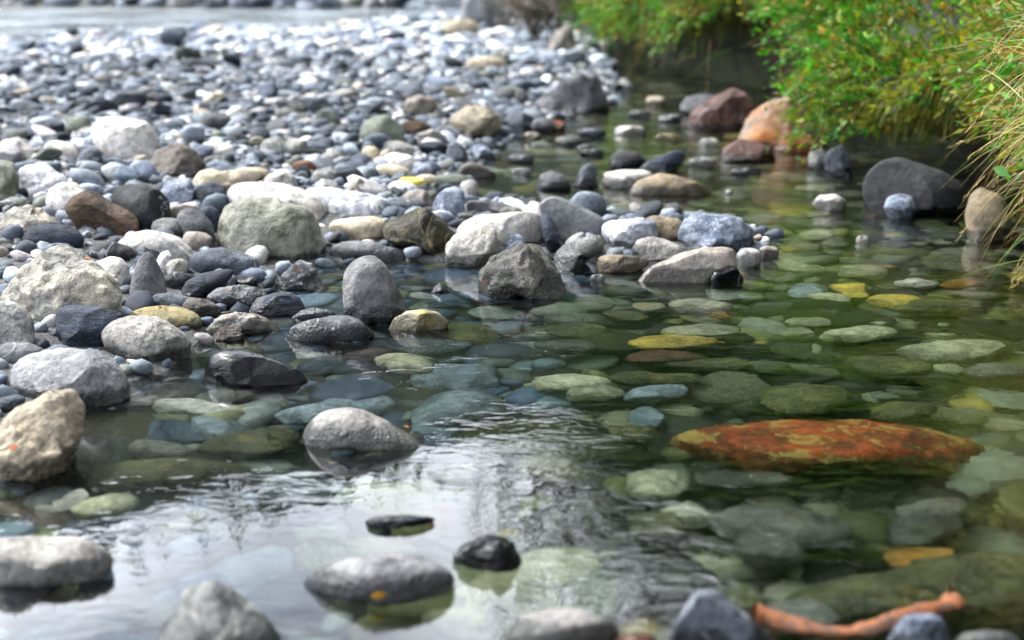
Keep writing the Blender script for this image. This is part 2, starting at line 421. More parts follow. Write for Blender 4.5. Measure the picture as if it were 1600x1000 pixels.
stone_mat('yellow', (.46, .42, .26), (.40, .35, .20), (.16, .13, .08), .35, scale=14)
stone_mat('yellowcap', (.66, .61, .48), (.56, .46, .17), (.18, .14, .06), .3, scale=13)
stone_mat('redbrown', (.175, .100, .085), (.11, .060, .050), (.30, .24, .22), .4, patch=(.25, .22, .22), patch_lo=.60, scale=14, bump=1.5)
stone_mat('orange', (.38, .22, .12), (.30, .25, .20), (.12, .09, .07), .4, patch=(.40, .18, .05), patch_lo=.52, scale=11, bump=1.4)
stone_mat('purple', (.195, .195, .21), (.125, .125, .138), (.32, .31, .33), .3, scale=10, bump=1.3)
stone_mat('charcoal', (.060, .060, .066), (.040, .040, .044), (.11, .11, .12), .2, scale=12)
stone_mat('rust', (.34, .13, .05), (.22, .09, .04), (.4, .3, .2), .2, scale=16)
# stones on the bed carry thin algae
for k, a, b2, kw in (
    ('bed_olive', (.165, .175, .075), (.095, .110, .050), dict(patch=(.21, .19, .055), patch_lo=.57)), ('bed_ochre', (.56, .45, .10), (.40, .33, .10), {}),
    ('bed_teal', (.29, .36, .40), (.15, .205, .245), dict(patch=(.20, .20, .09), patch_lo=.62)), ('bed_pale', (.46, .47, .34), (.31, .33, .23), dict(patch=(.30, .28, .12), patch_lo=.6)),
    ('bed_red', (.46, .120, .026), (.22, .070, .024), dict(patch=(.50, .38, .12), patch_lo=.525, crack=.6, scale=30)), ('bed_dark', (.050, .062, .050), (.028, .036, .032), {}),
    ('bed_grey', (.21, .225, .20), (.115, .13, .115), dict(patch=(.15, .15, .07), patch_lo=.58)), ('bed_blue', (.075, .130, .190), (.045, .080, .125), {}),
    ('bed_white', (.58, .58, .52), (.44, .45, .40), {}), ('bed_brown', (.13, .055, .025), (.085, .045, .025), {}), ('bed_orange', (.46, .25, .04), (.34, .22, .05), {})):
    stone_mat(k, a, b2, (.30, .31, .24), .25, **{**dict(scale=15, crack=.45), **kw}, wet=False, bump=1.6, rough=.6)

def tint_mat(key, scale=60, rough=0.8, trans=0.0, bump=0.004, amt=0.62, wet=False):
    """colour per piece from the mesh, broken up by grain"""
    n = N(key); M[key] = n.m
    a = n.new('ShaderNodeVertexColor', _layer_name='tint').outputs['Color']
    tc = n.new('ShaderNodeTexCoord').outputs['Object']
    no = n.noise(tc, scale, 4, 0.7)
    col = n.mix(amt, a, n.mix(n.ramp(no, .3, .7), (.45, .46, .48), (1.45, 1.44, 1.42)), 'MULTIPLY')
    if trans:
        d = n.new('ShaderNodeBsdfPrincipled', Base__Color=col, Roughness=rough); d.inputs['Specular IOR Level'].default_value = 0.25
        t = n.new('ShaderNodeBsdfTranslucent', Color=n.mix(1.0, col, (1.25, 1.3, .7), 'MULTIPLY'))
        mx = n.new('ShaderNodeMixShader', Fac=trans); n.t.links.new(d.outputs[0], mx.inputs[1]); n.t.links.new(t.outputs[0], mx.inputs[2])
        n.t.links.new(mx.outputs[0], n.out.inputs['Surface'])
    else:
        b2 = n.new('ShaderNodeBump', Strength=0.6, Distance=bump, Height=no)
        d = n.new('ShaderNodeBsdfPrincipled', Base__Color=col, Roughness=rough, Normal=b2.outputs[0]); d.inputs['Specular IOR Level'].default_value = 0.35
        n.t.links.new(d.outputs[0], n.out.inputs['Surface'])
tint_mat('gravel_pebbles', 70, .78); tint_mat('bed_pebbles', 40, .6, amt=.6)
tint_mat('leaf_tint', 30, .55, trans=.38, amt=.25); tint_mat('crown_leaf', 30, .6, trans=.12, amt=.25); tint_mat('bark_tint', 40, .85)

n = N('bar_ground'); M['bar_ground'] = n.m     # sand and grit, darkened in colour to stand for shade between the stones
tc = n.new('ShaderNodeTexCoord').outputs['Object']
c = n.mix(n.ramp(n.noise(tc, 9, 6, .65), .35, .65), (.030, .033, .036), (.055, .058, .058)); c = n.mix(n.ramp(n.noise(tc, 120, 3, .7), .5, .62), c, (.12, .12, .12))
gq = n.new('ShaderNodeNewGeometry'); sx = n.new('ShaderNodeSeparateXYZ'); n.set(sx.inputs[0], gq.outputs['Position'])
c = n.mix(n.ramp(sx.outputs[2], -.02, .0), n.mix(n.ramp(n.noise(tc, 5, 5, .6), .4, .6), (.008, .011, .008), (.020, .022, .012)), c)  # bed ground near black: shade of the gaps put into its colour
b2 = n.new('ShaderNodeBump', Strength=.8, Distance=.012, Height=n.noise(tc, 60, 5, .7))
p = n.new('ShaderNodeBsdfPrincipled', Base__Color=c, Roughness=.85, Normal=b2.outputs[0]); n.t.links.new(p.outputs[0], n.out.inputs['Surface'])

def simple(key, c1, c2, scale, rough=.85, bump=.01, detail=6):
    n = N(key); M[key] = n.m; tc = n.new('ShaderNodeTexCoord').outputs['Object']
    no = n.noise(tc, scale, detail, .65)
    b2 = n.new('ShaderNodeBump', Strength=.8, Distance=bump, Height=n.noise(tc, scale * 4, detail, .65))
    p = n.new('ShaderNodeBsdfPrincipled', Base__Color=n.mix(n.ramp(no, .35, .65), c1, c2), Roughness=rough, Normal=b2.outputs[0]); n.t.links.new(p.outputs[0], n.out.inputs['Surface'])
simple('soil', (.014, .013, .007), (.030, .045, .012), 9, bump=.03)
simple('hill_ground', (.018, .034, .020), (.030, .048, .026), .15, bump=.3)
simple('driftwood', (.25, .072, .012), (.055, .024, .012), 70, rough=.6, bump=.003)
simple('fallen_leaf', (.50, .15, .03), (.42, .22, .05), 80, rough=.6, bump=.0005)

def water_mat(key, rip, calm, tint=(.97, .985, .98), foam=0.0):
    n = N(key); M[key] = n.m
    g = n.new('ShaderNodeNewGeometry').outputs['Position']
    def wave(sx_, sy_, sc, det, rot=0.0, dist=0.0):
        mp = n.new('ShaderNodeMapping'); n.set(mp.inputs['Vector'], g); mp.inputs['Scale'].default_value = (sx_, sy_, 1); mp.inputs['Rotation'].default_value = (0, 0, rot)
        return n.noise(mp.outputs[0], sc, det, .5, dist)
    # lively water where the current runs, still water in the pool
    m = n.ramp(n.noise(g, 1.7, 2, .5), .44, .62)
    sx = n.new('ShaderNodeSeparateXYZ'); n.set(sx.inputs[0], g)
    run = n.math('MULTIPLY', n.ramp(sx.outputs[0], .06, .36), .8)
    def swirl(x, y, r0, a):
        d = n.new('ShaderNodeVectorMath', _operation='DISTANCE'); n.set(d.inputs[0], g); n.set(d.inputs[1], (x, y, 0)); return n.math('MULTIPLY', n.math('SUBTRACT', 1.0, n.ramp(d.outputs['Value'], .05, r0)), a)
    run = n.math('ADD', run, n.math('ADD', swirl(.06, 1.80, .24, .6), swirl(.28, 1.46, .28, .6)))
    amp = n.math('ADD', calm, n.math('MULTIPLY', n.math('MAXIMUM', n.math('MULTIPLY', m, .30), run), 1 - calm))
    h = n.math('ADD', n.math('MULTIPLY', wave(1, 1.5, 5.0, 1, .3, .3), 1.0), n.math('MULTIPLY', wave(1, 1.7, 21.0, 2, -.2, .8), .36))
    h = n.math('ADD', h, n.math('MULTIPLY', wave(1, 1.5, 48.0, 2, .1, .6), .09))
    h = n.math('MULTIPLY', h, amp)
    bp = n.new('ShaderNodeBump', Strength=1.0, Distance=rip, Height=h)
    rf = n.new('ShaderNodeBsdfRefraction', Color=(*tint, 1), Roughness=0.0, IOR=1.333, Normal=bp.outputs[0])
    gl = n.new('ShaderNodeBsdfGlossy', Color=(1, 1, 1, 1), Roughness=0.02, Normal=bp.outputs[0])
    fr = n.new('ShaderNodeFresnel', IOR=WATER_IOR, Normal=bp.outputs[0])
    mx = n.new('ShaderNodeMixShader', Fac=fr.outputs[0]); n.t.links.new(rf.outputs[0], mx.inputs[1]); n.t.links.new(gl.outputs[0], mx.inputs[2])
    last = mx.outputs[0]
    if foam:
        fm = n.ramp(wave(.5, 1.6, 1.3, 5, .1, 1.0), .46, .60)
        d = n.new('ShaderNodeBsdfDiffuse', Color=(.46, .54, .60, 1))
        mf = n.new('ShaderNodeMixShader', Fac=n.math('MULTIPLY', fm, foam)); n.t.links.new(last, mf.inputs[1]); n.t.links.new(d.outputs[0], mf.inputs[2]); last = mf.outputs[0]
    n.t.links.new(last, n.out.inputs['Surface'])
    if not foam:     # clear mountain water: red goes first, then the rest, with depth
        va = n.new('ShaderNodeVolumeAbsorption', Color=(.32, .48, .34, 1), Density=4.2); n.t.links.new(va.outputs[0], n.out.inputs['Volume'])
WATER_IOR = 1.5
water_mat('stream_water', .0065, .065)
water_mat('river_water', .05, .8, foam=.5)

# ------------------------------------------------------------------ the setting: bed and bar, water, bank, hill
def warp(n, a, b, mid, k):
    """n values from a to b, dense round mid"""
    u = np.linspace(math.asinh((a - mid) / k), math.asinh((b - mid) / k), n); return mid + k * np.sinh(u)
gx, gy = warp(190, -140, 140, 0, 1.0), warp(220, -20, 160, 2.5, 1.2)
XX, YY = np.meshgrid(gx, gy); PP = np.c_[XX.ravel(), YY.ravel()]
ZZ = np.concatenate([ground_z(PP[i:i + 20000]) for i in range(0, len(PP), 20000)])
ii = (np.arange(len(gy) - 1)[:, None] * len(gx) + np.arange(len(gx) - 1)).ravel()
tag(link('ground', mesh_np('ground', np.c_[PP, ZZ], np.c_[ii, ii + 1, ii + len(gx) + 1, ii + len(gx)]), M['bar_ground']), kind='structure')

def sheet(name, x0, x1, y0, y1, z, mat):
    me = mesh_np(name, np.array([(x0, y0, z), (x1, y0, z), (x1, y1, z), (x0, y1, z)]), np.array([[0, 1, 2, 3]]), False)
    return tag(link(name, me, mat), kind='structure')
wv = np.array([(x, y, z) for z in (-1.2, 0.0) for y in (-15, 11.9) for x in (-40, 12)], float)
tag(link('water', mesh_np('water', wv, np.array([[4, 5, 7, 6], [0, 2, 3, 1], [0, 1, 5, 4], [1, 3, 7, 5], [3, 2, 6, 7], [2, 0, 4, 6]]), False), M['stream_water']), kind='structure')
sheet('river', -60, 40, 11.9, 26, 0.0, M['river_water'])

# bank: foot line in plan (distance from the viewer, sideways)
FOOT = np.array([(-6, 1.5), (.5, 1.10), (1.6, 1.08), (2.2, 1.10), (2.6, 1.16), (3.0, 1.26), (3.5, 1.34), (4.2, 1.20), (5.0, 1.16), (5.8, 1.12), (6.5, .98), (7.3, .80), (8.2, .70), (9.5, .62), (11, .52), (13, .62), (16, 1.2), (20, 2.5), (30, 6.0)])
def foot_x(y): return np.interp(y, FOOT[:, 0], FOOT[:, 1])
PROF = np.array([(.42, -.25), (.30, -.05), (.27, .06), (.24, .15), (.10, .24), (-.03, .30), (-.09, .38), (-.08, .46), (0, .58), (.12, .70), (.32, .86), (.7, 1.05), (1.4, 1.25), (3, 1.5), (8, 2.2), (20, 4), (60, 9)])
_b = [Sines(np.random.default_rng(40 + i), f, 9, 3) for i, f in enumerate((1.6, 5.0, 14.0))]
def bank_point(y, s):
    """y along the bank, s index along the profile"""
    y = np.asarray(y, float); s = np.asarray(s, float)
    k = np.arange(len(PROF)); px_ = np.interp(s, k, PROF[:, 0]); pz = np.interp(s, k, PROF[:, 1])
    P = np.c_[foot_x(y) + px_, y, pz]
    live = np.clip(s / 3, 0, 1)
    low = 0.80 + 0.20 * np.clip((y - 2.0) / 3.5, 0, 1)      # the lip comes lower near the viewer
    low = low - .42 * np.exp(-((y - 4.15) / .45) ** 2)
    P[:, 0] -= .12 * np.exp(-((y - 4.15) / .45) ** 2)
    low = low + .30 * np.exp(-((y - 6.3) / .7) ** 2); P[:, 0] += np.where(s < 5, .22, .04) * np.exp(-((y - 6.3) / .7) ** 2)
    P[:, 2] = np.where(P[:, 2] > 0, P[:, 2] * np.where(s < 9, low, low + (1 - low) * np.clip((s - 9) / 3, 0, 1)), P[:, 2])
    P[:, 0] += live * (0.06 * _b[0](P) + 0.03 * _b[1](P) + 0.012 * _b[2](P)); P[:, 2] += live * (0.04 * _b[0](P + 9) + 0.02 * _b[1](P + 5))
    return P
by, bs = warp(190, -6, 30, 3.5, 2.0), np.linspace(0, len(PROF) - 1, 70)
BY, BS = np.meshgrid(by, bs); BP = bank_point(BY.ravel(), BS.ravel())
ii = (np.arange(len(bs) - 1)[:, None] * len(by) + np.arange(len(by) - 1)).ravel()
tag(link('bank', mesh_np('bank', BP, np.c_[ii, ii + 1, ii + len(by) + 1, ii + len(by)]), M['soil']), kind='structure')

# wooded hill across the valley: seen only as the dark band mirrored in the pool
az = np.linspace(-1.15, 1.0, 160); hr = np.array([0, .25, .6, 1.0, 1.3])
HV = []
hs = Sines(np.random.default_rng(9), 7, 8, 1)
for j, q in enumerate(hr):
    rad = 75 + q * 60
    el = np.radians(np.clip(17.2 + 0.5 * hs(az[:, None]) - 12.5 * az, 13.5, 21.5))
    top = np.tan(el) * (75 + 60) * np.array([0, .42, .78, 1.0, .9])[j] + 4
    HV.append(np.c_[np.sin(az) * rad, np.cos(az) * rad, top])
HV = np.concatenate(HV); na = len(az)
ii = (np.arange(len(hr) - 1)[:, None] * na + np.arange(na - 1)).ravel()
tag(link('hill', mesh_np('hill', HV, np.c_[ii, ii + 1, ii + na + 1, ii + na]), M['hill_ground']), kind='structure')

# ------------------------------------------------------------------ stones of the bar, far to near
S = stone
S('large purple-grey boulder at the head of the side channel', 'purple', [(823, 172), (835, 155), (865, 135), (895, 115), (915, 110), (935, 120), (948, 145), (953, 165), (940, 175), (880, 178), (840, 178)], 'rough', cat='boulder')
S('rounded cream boulder at the edge of the side channel', 'cream', [(700, 190), (715, 175), (735, 163), (760, 166), (780, 178), (787, 195), (775, 212), (750, 218), (725, 212)], 'lumpy', ext=.1)
S('smooth green-grey boulder on the pebble bar left of the cream boulder', 'greenish', [(560, 212), (565, 195), (585, 182), (605, 178), (622, 190), (635, 215), (632, 228), (600, 230), (570, 225)], 'smooth', ext=.15)
S('big white pitted boulder standing on the grey pebbles', 'white', [(142, 205), (150, 185), (170, 181), (200, 183), (230, 190), (245, 205), (252, 225), (245, 245), (215, 252), (180, 252), (160, 238), (145, 222)], 'porous', ext=.12)
S('wrinkled taupe rock beside the big white pitted boulder', 'taupe', [(225, 265), (240, 238), (265, 224), (290, 222), (305, 235), (318, 250), (335, 275), (300, 278), (250, 278)], 'rough')
S('long pale cream stone with a yellowish belly', 'cream', [(297, 285), (310, 268), (330, 263), (345, 268), (380, 262), (410, 260), (428, 270), (410, 282), (370, 290), (320, 295)], 'smooth', base=298)
S('short white stone behind the long white boulder', 'white', [(395, 287), (420, 272), (445, 267), (462, 275), (468, 288), (430, 292)], 'smooth', base=296)
S('pinkish grey block right behind the green-grey boulder', 'beige', [(628, 175), (635, 155), (655, 148), (680, 152), (685, 165), (675, 180), (650, 184)], 'angular', ext=.1)
S('olive-grey round stone just left of the white pitted boulder', 'greenish', [(97, 205), (108, 185), (125, 179), (140, 182), (145, 198), (138, 210), (110, 213)], 'smooth')
S('dark blue mottled stone half sunk among far left pebbles', 'slate', [(45, 205), (55, 190), (78, 185), (100, 192), (106, 208), (95, 218), (60, 218)], 'rough')
S('grey stone at the channel edge below the purple boulder', 'bluegrey', [(785, 195), (795, 178), (815, 174), (832, 182), (845, 198), (830, 208), (800, 208)], 'angular')
S('mottled grey stone by the small red pebble in the channel', 'greyspeck', ell(830, 184, 868, 210), 'rough')
S('small red pebble wedged at the head of the channel', 'rust', ell(858, 188, 884, 206), 'angular', cat='pebble')
S('flat pale green-grey stone at the channel edge', 'greenish', ell(667, 272, 742, 298), 'smooth', base=296)
S('brown-grey stone with a dark wet end in the channel', 'taupe', [(708, 272), (720, 258), (735, 252), (752, 256), (772, 268), (778, 276), (740, 280)], 'smooth')
S('small white and blue stone at the edge of the channel', 'bluewhite', [(733, 246), (740, 230), (757, 226), (768, 234), (777, 248), (755, 252)], 'angular')
S('blue-grey pointed stone near the channel edge', 'bluegrey', [(694, 250), (700, 228), (715, 222), (728, 232), (736, 252), (715, 260)], 'angular')
S('cream pebble beside the bright yellow pebble', 'cream', ell(585, 257, 642, 278, 8), 'smooth', cat='pebble')
S('bright yellow flat pebble on the bar', 'bed_ochre', ell(622, 276, 668, 294, 5), 'smooth', cat='pebble')
S('small bluish white stone behind the yellow pebble', 'bluewhite', ell(640, 254, 688, 278, -20), 'angular')
S('two-toned white stone under the green-grey boulder', 'white', ell(598, 240, 656, 266, 12), 'angular')
S('round cream pebble in front of the green-grey boulder', 'cream', ell(565, 228, 592, 252), 'smooth', cat='pebble')
S('cream wedge pebble beside the round cream pebble', 'cream', [(588, 250), (596, 236), (612, 230), (612, 245), (596, 254)], 'angular', cat='pebble')
S('grey pebble at the foot of the cream boulder', 'grey', [(672, 210), (685, 197), (702, 197), (718, 212), (700, 218)], 'smooth')
S('dark brown stone left of the cream boulder', 'brown', ell(622, 188, 672, 212), 'rough')
S('angular bluish stone in front of the white pitted boulder', 'bluegrey', [(115, 258), (124, 240), (140, 228), (156, 232), (162, 250), (148, 266), (128, 272)], 'angular')
S('white humped stone left of the angular bluish stone', 'white', ell(68, 220, 122, 250, 10), 'smooth')
S('white-topped stone at the far left edge of the bar', 'white', [(-12, 236), (5, 218), (28, 216), (52, 230), (55, 244), (30, 250), (-10, 248)], 'smooth')
S('rusty brown stone below the white-topped far left stone', 'brown', [(-15, 250), (8, 234), (30, 238), (50, 250), (35, 258), (-10, 258)], 'rough')
S('flat grey wedge stone in front of the taupe rock', 'grey', [(160, 285), (165, 262), (190, 258), (205, 270), (214, 285), (190, 292)], 'slab', base=293)
S('grey lozenge stone with a rusty tip on the left bar', 'greyspeck', [(123, 284), (135, 270), (155, 266), (165, 274), (150, 288), (130, 292)], 'smooth')
S('small white cube of stone below the white pitted boulder', 'cream', ell(209, 242, 230, 262, 0, 14, 4), 'angular', cat='pebble')
S('white rounded stone on the middle of the bar', 'white', [(310, 232), (320, 222), (345, 222), (365, 228), (370, 240), (345, 246), (320, 242)], 'angular')
S('pale grey pebble row stone beside the long cream stone', 'pale', ell(318, 243, 356, 260), 'smooth', cat='pebble')
S('grey stone with a dark cleft on the middle of the bar', 'pale', [(400, 240), (410, 220), (432, 212), (455, 214), (480, 220), (485, 236), (455, 244), (425, 245)], 'angular')
S('small round dark stone behind the white boulders', 'dark', ell(460, 258, 486, 284), 'smooth')
S('mottled stone with dark flank behind the white boulders', 'pale', [(484, 282), (492, 266), (515, 260), (530, 268), (532, 284), (510, 290)], 'rough')
S('white stone leaning beside the mottled dark-flanked stone', 'white', ell(530, 264, 572, 290, 8), 'angular')
S('pinkish pyramid stone behind the broken white boulder', 'beige', [(536, 296), (550, 284), (562, 277), (572, 284), (582, 302), (560, 305)], 'angular')
S('thin dark slab lying across the middle of the bar', 'dark', [(455, 238), (480, 232), (520, 236), (560, 244), (566, 250), (540, 252), (500, 246)], 'slab')
S('pinkish white block behind the blue-white chunk', 'beige', [(622, 318), (632, 302), (655, 295), (668, 298), (680, 318), (660, 328)], 'angular', base=328)
S('flat blue-grey stone leaning on the dark veined rock', 'bluegrey', [(602, 330), (606, 316), (625, 311), (650, 310), (664, 318), (662, 330), (635, 340), (612, 338)], 'smooth', base=343)
S('tall cracked blue-white stone behind the dark veined rock', 'bluewhite', [(675, 322), (682, 307), (695, 294), (710, 291), (725, 295), (727, 315), (725, 340), (715, 355), (700, 347), (687, 335)], 'angular', base=360)
S('long lavender-grey stone at the back of the spit', 'purple', [(727, 325), (730, 313), (760, 312), (785, 316), (805, 325), (808, 335), (780, 342), (740, 342)], 'slab')
S('small dark stone peeping out behind the grey slab', 'dark', [(890, 318), (900, 306), (918, 304), (932, 312), (946, 326), (940, 336), (905, 334)], 'angular')
S('flat blue-grey stone behind the white block on the spit', 'bluegrey', ell(938, 327, 1000, 348, 5), 'smooth')
S('large smooth grey slab with a pale edge on the spit', 'grey', [(841, 325), (850, 309), (865, 304), (882, 310), (907, 322), (932, 334), (947, 344), (942, 358), (925, 368), (892, 378), (876, 370), (860, 350), (848, 338)], 'slab', base=385, b=.3)
S('upright dark blue slab beside the large grey slab', 'slate', [(842, 340), (853, 332), (866, 345), (878, 372), (882, 382), (870, 392), (855, 388), (848, 365)], 'slab', base=396, b=.8)
S('long white boulder lying behind the mossy boulder', 'white', [(354, 308), (358, 293), (375, 286), (405, 284), (440, 286), (470, 294), (500, 308), (518, 322), (520, 340), (505, 350), (470, 345), (400, 330), (365, 325)], 'porous', base=352)
S('broken white marbled boulder right of the long white boulder', 'marble', [(470, 296), (500, 291), (540, 296), (580, 303), (608, 312), (606, 335), (590, 347), (555, 347), (520, 342), (490, 325)], 'rough', base=350)
S('cream boulder below the marbled white boulder', 'cream', [(513, 354), (520, 344), (550, 340), (585, 337), (603, 345), (605, 362), (592, 377), (560, 379), (535, 373), (518, 364)], 'smooth', base=384)
S('flat grey stone low at the water below the cream boulder', 'grey', [(510, 394), (520, 381), (550, 376), (578, 376), (600, 383), (630, 392), (641, 403), (620, 409), (580, 408), (545, 407), (518, 402)], 'slab')
S('dark craggy rock with yellow veins above the pool', 'veined', [(592, 357), (600, 348), (625, 336), (650, 325), (665, 324), (682, 335), (700, 350), (714, 366), (709, 384), (697, 401), (675, 400), (655, 392), (637, 380), (612, 376), (597, 366)], 'rough', base=408, ext=.15, b=.5)
S('long smooth white boulder behind the pale granite stone', 'white', [(711, 362), (725, 345), (750, 336), (785, 333), (815, 330), (840, 333), (850, 350), (851, 375), (835, 388), (800, 385), (760, 376), (725, 374)], 'smooth', base=392)
S('small blue-white stone between the granite and porous boulders', 'bluewhite', ell(777, 364, 820, 396), 'angular', base=400)
S('pale mottled granite stone at the edge of the pool', 'granite', [(695, 395), (697, 380), (712, 365), (735, 353), (760, 350), (775, 360), (782, 378), (785, 397), (770, 410), (745, 419), (715, 419), (698, 413)], 'angular')
S('white cracked block in the middle of the spit', 'marble', [(937, 362), (942, 347), (975, 342), (1005, 340), (1025, 345), (1028, 366), (1012, 382), (990, 390), (960, 384), (945, 374)], 'angular', base=394)
S('tan block between the white block and the lumpy white rock', 'tan', [(1002, 345), (1020, 336), (1050, 340), (1067, 345), (1068, 362), (1050, 378), (1030, 376), (1015, 362)], 'smooth', base=382)
S('lumpy white and blue rock at the tip of the spit', 'bluewhite', [(1056, 372), (1062, 352), (1075, 338), (1095, 331), (1115, 336), (1140, 334), (1160, 343), (1175, 352), (1181, 366), (1178, 382), (1160, 388), (1130, 390), (1095, 388), (1070, 384)], 'lumpy')
S('speckled grey stone leaning on the beige slab', 'granite', [(985, 390), (995, 375), (1015, 369), (1035, 372), (1060, 382), (1082, 392), (1070, 402), (1030, 407), (1000, 404)], 'porous')
S('slanted grey slab with a pale face next to the porous boulder', 'pale', [(864, 398), (880, 383), (905, 372), (930, 366), (943, 368), (946, 382), (938, 394), (915, 405), (895, 417), (880, 422), (868, 415)], 'slab')
S('flat reddish brown stone at the water under the spit', 'tan', [(929, 414), (935, 401), (955, 397), (990, 400), (1020, 408), (1000, 420), (970, 427), (935, 425)], 'smooth')
S('long sloping beige slab dipping into the stream', 'beige', [(987, 436), (1010, 419), (1040, 405), (1060, 395), (1085, 388), (1120, 386), (1145, 386), (1152, 397), (1154, 418), (1135, 430), (1115, 440), (1060, 442), (1010, 441)], 'slab', b=.3)
S('wet black stone with a bright glint at the tip of the slab', 'black', [(1104, 434), (1115, 421), (1135, 414), (1150, 416), (1160, 430), (1163, 443), (1130, 446), (1106, 444)], 'angular')
S('round white pebble right of the beige slab', 'white', ell(1150, 387, 1190, 418), 'smooth', cat='pebble')
S('pinkish white pebble at the very tip of the spit', 'beige', ell(1184, 384, 1218, 406), 'smooth', cat='pebble')
S('grey pitted boulder standing in the pool', 'porous', [(736, 458), (745, 435), (757, 412), (770, 398), (790, 392), (802, 382), (825, 375), (845, 384), (862, 402), (875, 425), (885, 445), (887, 464), (850, 468), (800, 468), (755, 468), (740, 464)], 'rough', b=.42)
S('big mossy grey boulder with hollows at the water', 'mossgrey', [(340, 374), (341, 345), (350, 322), (370, 311), (400, 308), (435, 308), (465, 316), (490, 330), (503, 350), (510, 374), (506, 394), (490, 406), (455, 410), (420, 410), (380, 404), (352, 396)], 'porous', sub=5)

# left part of the bar
S('tall grey-green stone at the left end of the bar', 'mossgrey', [(-25, 255), (0, 248), (22, 252), (31, 275), (28, 300), (15, 318), (-10, 320), (-25, 305)], 'angular')
S('dark stone with a ragged white cap', 'marble', [(28, 264), (45, 256), (75, 260), (100, 272), (108, 283), (95, 300), (72, 313), (45, 314), (32, 292)], 'rough')
S('smooth white egg-shaped stone behind the brown rock', 'white', [(70, 312), (78, 294), (98, 284), (118, 285), (135, 297), (132, 315), (100, 326), (78, 324)], 'smooth', base=330)
S('pale cracked boulder cut by the left edge', 'palerust', [(-20, 350), (0, 338), (20, 324), (45, 319), (68, 326), (92, 346), (88, 362), (40, 370), (0, 370), (-20, 366)], 'rough')
S('dark grey rounded boulder behind the brown rock', 'dark', [(171, 307), (178, 292), (200, 287), (228, 288), (250, 297), (264, 312), (268, 330), (258, 348), (235, 358), (205, 350), (180, 330)], 'smooth', base=360)
S('rusty brown angular rock on the left bar', 'brown', [(98, 327), (115, 305), (135, 296), (150, 300), (180, 318), (212, 336), (229, 354), (215, 363), (185, 368), (165, 365), (130, 356), (112, 343)], 'angular')
S('blue and white chunk behind the dark crag', 'bluewhite', [(247, 302), (258, 282), (275, 277), (298, 280), (303, 300), (300, 318), (280, 322), (258, 318)], 'angular', base=324)
S('dark blue crag beside the long cream stone', 'slate', [(298, 307), (308, 292), (330, 284), (350, 290), (357, 306), (350, 320), (325, 322), (302, 319)], 'rough', base=326)
S('small beige slab resting on the grey oval stone', 'beige', ell(258, 319, 312, 345, 3, 14, 3), 'slab', base=350)
S('small dark block beside the mossy boulder', 'slate', [(308, 328), (325, 320), (342, 328), (346, 348), (335, 360), (315, 352)], 'angular', base=366)
S('leaning grey oval stone left of the mossy boulder', 'greyspeck', [(275, 342), (282, 328), (300, 325), (318, 332), (332, 350), (341, 370), (330, 380), (310, 376), (288, 362)], 'smooth', base=388)
S('pale rounded stone tucked under the grey oval stone', 'pale', ell(236, 340, 288, 372), 'smooth', base=378)
S('cream cube-like stone under the leaning grey oval stone', 'beige', ell(285, 362, 332, 392, 8, 14, 3.2), 'angular', base=396)
S('dark slate lens on the left bar', 'slate', [(31, 374), (48, 354), (75, 350), (105, 351), (122, 359), (133, 371), (128, 382), (105, 388), (75, 391), (50, 388)], 'smooth')
S('white flat boulder behind the triangular stone', 'white', [(180, 380), (205, 364), (230, 359), (262, 363), (285, 372), (303, 388), (302, 402), (275, 408), (240, 404), (200, 394)], 'smooth', base=412)
S('dark green-grey lens above the pale boulder', 'dark', [(135, 394), (160, 380), (178, 377), (205, 386), (221, 398), (200, 408), (160, 408), (140, 403)], 'smooth')
S('blue-grey flat pebble behind the triangular stone', 'bluegrey', [(198, 392), (225, 381), (250, 388), (255, 400), (230, 408)], 'slab', base=412)
S('small white wedge between triangular and white flat stones', 'white', [(240, 414), (250, 396), (262, 390), (271, 402), (268, 418), (255, 426)], 'smooth', base=430)
S('white-backed stone between the pale boulder and the triangle', 'white', [(150, 409), (172, 400), (190, 403), (200, 415), (204, 432), (192, 445), (170, 436), (155, 420)], 'smooth', base=450)
S('mottled little stone right of the triangular stone', 'granite', ell(257, 404, 297, 430, -8), 'porous', base=434)
S('smooth blue-grey oval boulder beside the mossy boulder', 'bluegrey', [(294, 410), (300, 396), (325, 388), (350, 387), (380, 393), (402, 405), (408, 420), (400, 432), (370, 435), (330, 431), (305, 423)], 'smooth')
S('dark flat stone behind the slate wedge', 'dark', [(252, 436), (270, 424), (290, 426), (300, 440), (280, 452), (258, 450)], 'slab')
S('triangular smooth grey stone standing on end', 'grey', [(201, 456), (204, 438), (212, 415), (220, 398), (229, 392), (238, 395), (247, 412), (257, 432), (262, 450), (260, 463), (245, 467), (215, 467), (203, 464)], 'smooth', b=.36)
S('slate wedge leaning right of the triangular stone', 'slate', [(273, 460), (290, 440), (315, 427), (345, 421), (362, 420), (368, 429), (355, 442), (330, 457), (300, 466), (280, 466)], 'smooth')
S('small dark pebble above the slate wedge', 'dark', ell(362, 430, 404, 450), 'smooth', cat='pebble')
S('rough grey stone with an orange leaf bit by the pool', 'greyspeck', [(320, 464), (340, 450), (375, 444), (400, 448), (413, 461), (405, 474), (380, 481), (345, 478), (325, 472)], 'rough')
S('smooth slate stone in front of the triangular stone', 'bluegrey', [(231, 474), (240, 460), (265, 457), (290, 463), (318, 468), (322, 478), (270, 483), (235, 483)], 'smooth')
S('brown-grey pebble behind the yellow stone', 'taupe', ell(284, 466, 346, 498, 12), 'rough')
S('big pale rust-streaked boulder at the left shore', 'palerust', [(0, 459), (10, 440), (28, 425), (50, 405), (68, 389), (90, 380), (110, 382), (130, 392), (148, 402), (170, 420), (185, 435), (192, 452), (188, 468), (172, 482), (140, 494), (100, 503), (55, 506), (15, 490)], 'rough', sub=5)
